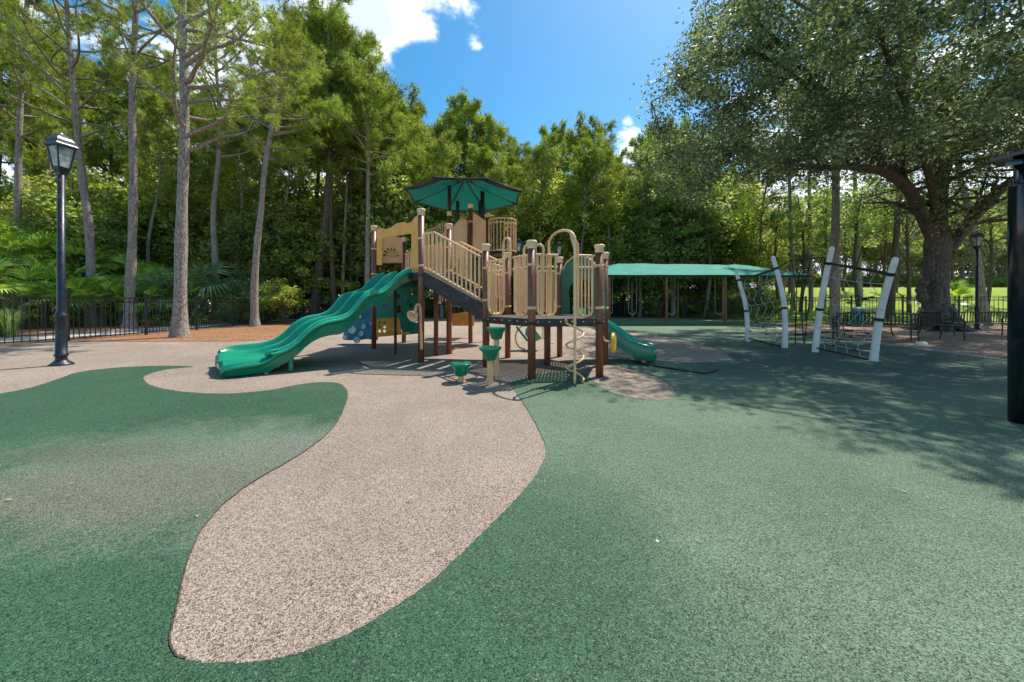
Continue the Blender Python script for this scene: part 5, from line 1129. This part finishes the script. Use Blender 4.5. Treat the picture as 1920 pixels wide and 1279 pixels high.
# --- palmettos: fan fronds as separate parts
def frond_mesh(seed, mat, nb=15, L_=.62, droop=.25, spread=2.5):
    R = random.Random(seed); mb = MB(); st = .75; mb.tube([(0, 0, 0), (st*.5, 0, .08), (st, 0, .1)], [.012, .009, .007], 4, caps=False)
    for k in range(nb):
        a = -spread/2+spread*k/(nb-1); l = L_*(.72+.28*math.cos(a*.9))*R.uniform(.9, 1.08); d = Vector((math.cos(a), math.sin(a), .15)); s = Vector((-math.sin(a), math.cos(a), 0)); o = Vector((st, 0, .1)); w_ = .026
        m_ = o+d*l*.55+Vector((0, 0, .03)); t_ = o+d*l+Vector((0, 0, -droop*l)); mb.add([o-s*.004, o+s*.004, m_+s*w_, m_-s*w_, t_], [(0, 1, 2, 3), (3, 2, 4)])
    return mesh_of('frond', mb, M[mat])
fm = [frond_mesh(s, 'frond') for s in range(3)]; fmp = [frond_mesh(9, 'frond_pale', 18, .9, .55, 2.9)]
def palmetto(x, y, z, s, n, phrase, px, me_list, tall=.0, group='palmettos behind the left fence'):
    o = bpy.data.objects.new('palmetto', None); scene.collection.objects.link(o); o.location = (x, y, z); o.rotation_euler = (0, 0, R.uniform(0, 6)); tag(o, '', 'palmetto', group)
    mb = MB(); mb.tube([(0, 0, -.05), (.03, .02, .4+tall*.5), (.0, .05, .8*.5+tall)], [.10, .09, .06], 7); st = bpy.data.objects.new('stem', mesh_of('stem', mb, M['dark_bark'])); scene.collection.objects.link(st); st.parent = o; st.scale = (s, s, s)
    for k in range(n):
        c = bpy.data.objects.new('frond', R.choice(me_list)); scene.collection.objects.link(c); c.parent = o; c.location = (0, 0, (.35+tall)*s); el = R.uniform(-.25, 1.25); c.rotation_euler = (R.uniform(-.5, .5), -el, k*2.4+R.uniform(-.3, .3)); q = s*R.uniform(.85, 1.15); c.scale = (q, q, q)
    reg(o, phrase, px, y)
for i, (px, Y, s, tall) in enumerate([(-70, 15, 1.3, .8), (-10, 16.5, 1.4, 1.0), (40, 17, 1.4, .7), (85, 18.5, 1.5, .9), (125, 18, 1.4, .6), (60, 20, 1.6, 1.7), (165, 18.2, 1.3, .5), (195, 18.8, 1.3, .4), (225, 19.5, 1.3, .5), (150, 21, 1.6, 1.5), (275, 19.5, 1.2, .4), (305, 21, 1.4, .8), (20, 20, 1.6, 1.8), (110, 22, 1.7, 2.0), (350, 21.5, 1.3, .6), (-30, 19, 1.6, 1.9), (240, 22.5, 1.5, 1.2)]):
    x = (px-CX)/F*Y
    if x > -17.4 and Y < 22: x = -17.5-R.uniform(0, .6); px = CX+x/Y*F
    palmetto(x, Y, 0, s, 13, 'green fan-leaved palmetto', px, fm, tall)
for px, Y, s, tall in [(385, 22, 1.5, .9), (410, 23, 1.3, .6), (300, 20.5, 1.2, .9)]: palmetto((px-CX)/F*Y, Y, 0, s, 12, 'pale drooping fan palm', px, fmp, tall)
for px, Y, s, tall in [(760, 29.5, 1.3, .6), (1260, 30.9, 1.3, .5), (1770, 20.6, 1.0, .5), (1785, 20.9, 1.1, .6), (1395, 29.8, 1.4, .6), (650, 28.5, 1.4, .7), (1100, 31, 1.3, .5)]: palmetto((px-CX)/F*Y, Y, gz((px-CX)/F*Y, Y), s, 11, 'leafy green palmetto clump', px, fm, tall, 'palmettos at the edge of the woods')
# --- ornamental grass behind the left fence
def grass_patch(name, cx, cy, n, rx, ry, h, label, seed=1, mat='grass'):
    rs_ = np.random.RandomState(seed); ctr = np.stack([rs_.uniform(-rx, rx, n//60), rs_.uniform(-ry, ry, n//60)], 1); ci = rs_.randint(0, len(ctr), n); b = np.zeros((n, 3)); b[:, :2] = ctr[ci]+rs_.normal(size=(n, 2))*.06
    a = rs_.uniform(0, 6.28, n); out = rs_.uniform(.1, .6, n)*h; hh = h*rs_.uniform(.6, 1.1, n); s = np.stack([-np.sin(a), np.cos(a), np.zeros(n)], 1)*.008; d = np.stack([np.cos(a)*out, np.sin(a)*out, hh], 1)
    V = np.stack([b-s, b+s, b+d*np.array([.45, .45, .75])+s, b+d*np.array([.45, .45, .75])-s, b+d*np.array([1.1, 1.1, .95])], 1).reshape(-1, 3); k = np.arange(n)[:, None]*5
    me = bpy.data.meshes.new(name); F4 = (k+np.array([0, 1, 2, 3])).tolist(); F3 = (k+np.array([3, 2, 4])).tolist(); me.from_pydata(V.tolist(), [], F4+F3); me.materials.append(M[mat]); o = bpy.data.objects.new(name, me); scene.collection.objects.link(o); o.location = (cx, cy, 0); tag(o, label, 'grass', kind='stuff')
grass_patch('ornamental_grass', -18.0, 10.6, 6500, .7, 2.2, 1.05, 'tall pale ornamental grass behind the left fence and footpath')
# far woodland floor litter strip & leafy ground cover at the wood edge
rs_ = np.random.RandomState(8); n = 26000; Cc = np.zeros((n, 3)); Cc[:, 0] = rs_.uniform(-34, 15, n); Cc[:, 1] = np.where(Cc[:, 0] < -16, rs_.uniform(19, 30, n), rs_.uniform(31, 38, n)); Cc[:, 2] = rs_.gamma(1.6, .22, n)+.03
V, Fq = leaf_quads(rs_, Cc, .10, up=.8); o = bpy.data.objects.new('ground_cover', np_mesh('ground_cover', V, Fq, M['leaf'])); scene.collection.objects.link(o); tag(o, 'low leafy ground cover on the floor of the woods', 'ground cover', kind='stuff')

# --- the big live oak on the right
def oak():
    R = random.Random(31); rs_ = np.random.RandomState(31); Y0 = 15.9; base = G(1757, HY+CH*F/Y0); mb = MB(); ends = []
    def L_(pts, rad, name=None, n=12):
        sp_ = spline([Vector(p) for p in pts], 5); m = len(sp_); rr = [interp(list(enumerate(rad)), i/5)*(1 if n > 12 else .64) for i in range(m)]; 
        mb.tube([p-base for p in sp_], rr, n); return sp_, rr
    trunk = [P(1757, 640, Y0), P(1757, 600, Y0), P(1754, 555, Y0), P(1756, 500, Y0), P(1758, 460, Y0), P(1760, 425, Y0)]
    L_(trunk, [.66, .48, .41, .385, .43, .36], n=26)
    # root flare and the knobbly burl on the left flank
    for a in range(9):
        q = a*.7; d_ = Vector((math.cos(q), math.sin(q), 0)); b0 = Vector((base.x, base.y, 0)); mb.tube([b0+d_*.28+Vector((0, 0, .9))-base, b0+d_*.62+Vector((0, 0, .22))-base, b0+d_*1.1+Vector((0, 0, -.08))-base], [.28, .2, .09], 8)
    for (px, py, r) in ((1727, 545, .20), (1730, 558, .23), (1733, 530, .18), (1742, 590, .26)):
        c = P(px, py, Y0-.15); mb.lathe([(0, -r*1.2), (r*.7, -r*.7), (r, 0), (r*.75, r*.8), (0, r*1.25)], c-base, 10)
    limbs = []
    limbs.append(L_([P(1752, 450, Y0), P(1728, 400, Y0-.4), P(1700, 352, Y0-1.2), P(1655, 322, Y0-2.4), P(1600, 313, Y0-3.6), P(1540, 316, Y0-4.6)], [.42, .36, .31, .24, .17, .11]))
    limbs.append(L_([P(1700, 352, Y0-1.2), P(1668, 310, Y0-1.6), P(1640, 285, Y0-2), P(1590, 220, Y0-3), P(1500, 120, Y0-4)], [.3, .26, .22, .15, .08]))
    limbs.append(L_([P(1762, 445, Y0), P(1764, 380, Y0), P(1770, 320, Y0), P(1765, 270, Y0-.5), P(1730, 160, Y0-1.5), P(1690, 40, Y0-2.5)], [.42, .34, .27, .24, .16, .08]))
    limbs.append(L_([P(1770, 335, Y0), P(1790, 290, Y0-.3), P(1840, 245, Y0-1), P(1900, 200, Y0-2), P(1980, 120, Y0-3)], [.22, .2, .17, .13, .08]))
    limbs.append(L_([P(1778, 470, Y0), P(1815, 420, Y0-.3), P(1855, 375, Y0-.7), P(1905, 335, Y0-1.2), P(2000, 290, Y0-2), P(2100, 230, Y0-3)], [.36, .33, .3, .26, .2, .1]))
    limbs.append(L_([P(1775, 340, Y0), P(1830, 315, Y0-1.5), P(1890, 290, Y0-3.5), P(1990, 220, Y0-6)], [.15, .13, .11, .06]))
    limbs.append(L_([P(1755, 430, Y0), P(1745, 340, Y0-1.5), P(1700, 200, Y0-4.5), P(1640, 40, Y0-7)], [.25, .2, .14, .07]))
    limbs.append(L_([P(1640, 290, Y0-2), P(1560, 200, Y0-4.2), P(1480, 100, Y0-6), P(1420, 40, Y0-6.6)], [.16, .12, .08, .04]))
    limbs.append(L_([P(1560, 200, Y0-4.2), P(1470, 130, Y0-5.2), P(1400, 95, Y0-5.8), P(1330, 110, Y0-6)], [.11, .09, .06, .03]))
    limbs.append(L_([P(1540, 316, Y0-4.6), P(1450, 300, Y0-4.9), P(1380, 270, Y0-5.2)], [.1, .07, .03]))
    limbs.append(L_([P(1790, 290, Y0-.3), P(1900, 120, Y0+2), P(2000, 0, Y0+4)], [.18, .12, .06])); limbs.append(L_([P(1764, 380, Y0), P(1720, 260, Y0+2.5), P(1680, 160, Y0+5)], [.2, .14, .06]))
    for sp_, rr in limbs:
        ends += [sp_[-1], sp_[-2], sp_[-3]]*3
        for k in range(3, len(sp_), 2):
            for q in range(2):
                d_ = Vector((R.uniform(-1, 1), R.uniform(-1, 1), R.uniform(.0, .9))).normalized(); l = R.uniform(1.4, 3.4); p = sp_[k]; pts = [p]
                for j in range(5): d_ = (d_+Vector((R.uniform(-1, 1), R.uniform(-1, 1), R.uniform(-.7, .5)))*.3).normalized(); pts.append(pts[-1]+d_*l/5)
                mb.tube([p_-base for p_ in pts], [max(.012, rr[k]*.45*(1-j/6)) for j in range(6)], 5, caps=False); ends += pts[2:]
    # crown clumps inside a broad dome whose left flank runs along x = 5.6
    cl = []
    def inside(p):
        x, y, z = p
        cx, cy = 15.2, 12.6; rx = 10.0 if x < cx else 9.5; ry = 12.5 if y < cy else 8.5
        bot = max(4.9, 2.0+.37*y)-(1.5*max(0, 1-abs(x-7.2)/2.6) if y > 10 else 0)+.5*math.sin(x*1.3+y*.8)+.35*math.sin(x*.7-y*1.7)-.8*max(0, 1-abs(x-7.5)/3)*(y > 9)
        e = (abs(x-cx)/rx)**2.6+(abs(y-cy)/ry)**2.6
        top_ = 14.5*(max(0, 1-e))**.24
        return e < 1 and bot < z < max(bot+1.2, top_), e, bot, top_
    tries = 0
    while len(cl) < 1560 and tries < 90000:
        tries += 1; p = (R.uniform(4.6, 25), R.uniform(1.0, 22.5), R.uniform(3.9, 14.5)); ok, e, bot, top_ = inside(p)
        if not ok: continue
        depth = min(1, (1-e)*1.6, (p[2]-bot)/3.2, max(0, (top_-p[2])/3))
        if R.random() < .25+.75*(1-depth)**1.5:
            h = math.sin(p[0]*1.9+1)*math.sin(p[1]*1.7+2)*math.sin(p[2]*1.8)        # open pockets in the foliage
            if h > .30: continue
            gx, gy = p[0]-p[2]*.39, p[1]-p[2]*.43; h2 = math.sin(gx*2.3+1.1*math.sin(gy*1.1))*math.sin(gy*3.1+1.3*math.sin(gx*1.3))
            if h2 > .40 and R.random() < .93: continue
            if p[1] < 7.5 and p[2] < 5.6: continue
            cl.append(p)
    cs_ = np.array(cl)-np.array([base.x, base.y, 0]); per = 170; n = len(cl)*per; rad = rs_.uniform(.55, 1.15, len(cl))*.66
    dirs = rand_dirs(rs_, n); Rr = np.repeat(rad, per)[:, None]*rs_.uniform(.1, 1, n)[:, None]**.55; Cc = np.repeat(cs_, per, 0)+dirs*Rr*np.array([1, 1, .7])
    near = np.array([tuple(e_-base) for e_ in ends]); k2 = 60; Ce = np.repeat(near, k2, 0)+rs_.normal(size=(len(near)*k2, 3))*.28
    V, Fq = leaf_quads(rs_, np.concatenate([Cc, Ce]), .056, aspect=.5, up=.25)
    for i, c in enumerate(cl[::3]):
        s = min(ends, key=lambda e_: (e_-Vector(c)).length_squared); 
        if (s-Vector(c)).length < 3: m_ = s.lerp(Vector(c), .5)+Vector((R.uniform(-.2, .2), R.uniform(-.2, .2), -.1)); mb.tube([s-base, m_-base, Vector(c)-base], [.03, .018, .007], 3, caps=False)
    print('oak clumps', len(cl), 'leaves', len(Fq))
    tree_thing('oak_tree', base, 'huge spreading live oak with thick forked trunk on the right', 'oak tree', None, mb_mesh('trunk', mb, M['oak_bark']), np_mesh('crown', V, Fq, M['oak_leaf']))
g_pole = g
oak()
# --- labels of the trees and plants that stand in rows
bk = {}
for o, ph, px, Y in auto:
    land = next((l for a, b, l in LAND if a <= px < b), 'far outside the right frame edge'); bk.setdefault((ph, land), []).append((Y, px, o))
ORD = ['nearest', 'second nearest', 'third nearest', 'fourth nearest', 'fifth nearest', 'sixth nearest', 'seventh nearest', 'eighth nearest', 'ninth nearest', 'tenth nearest', 'eleventh nearest', 'twelfth nearest']
for (ph, land), lst in bk.items():
    lst.sort(key=lambda q: (q[0], q[1]))
    for i, (Y, px, o) in enumerate(lst):
        o['label'] = (ph+' '+land) if len(lst) == 1 else ((ORD[i] if i < 12 else '%dth nearest' % (i+1))+' '+ph+' '+land)
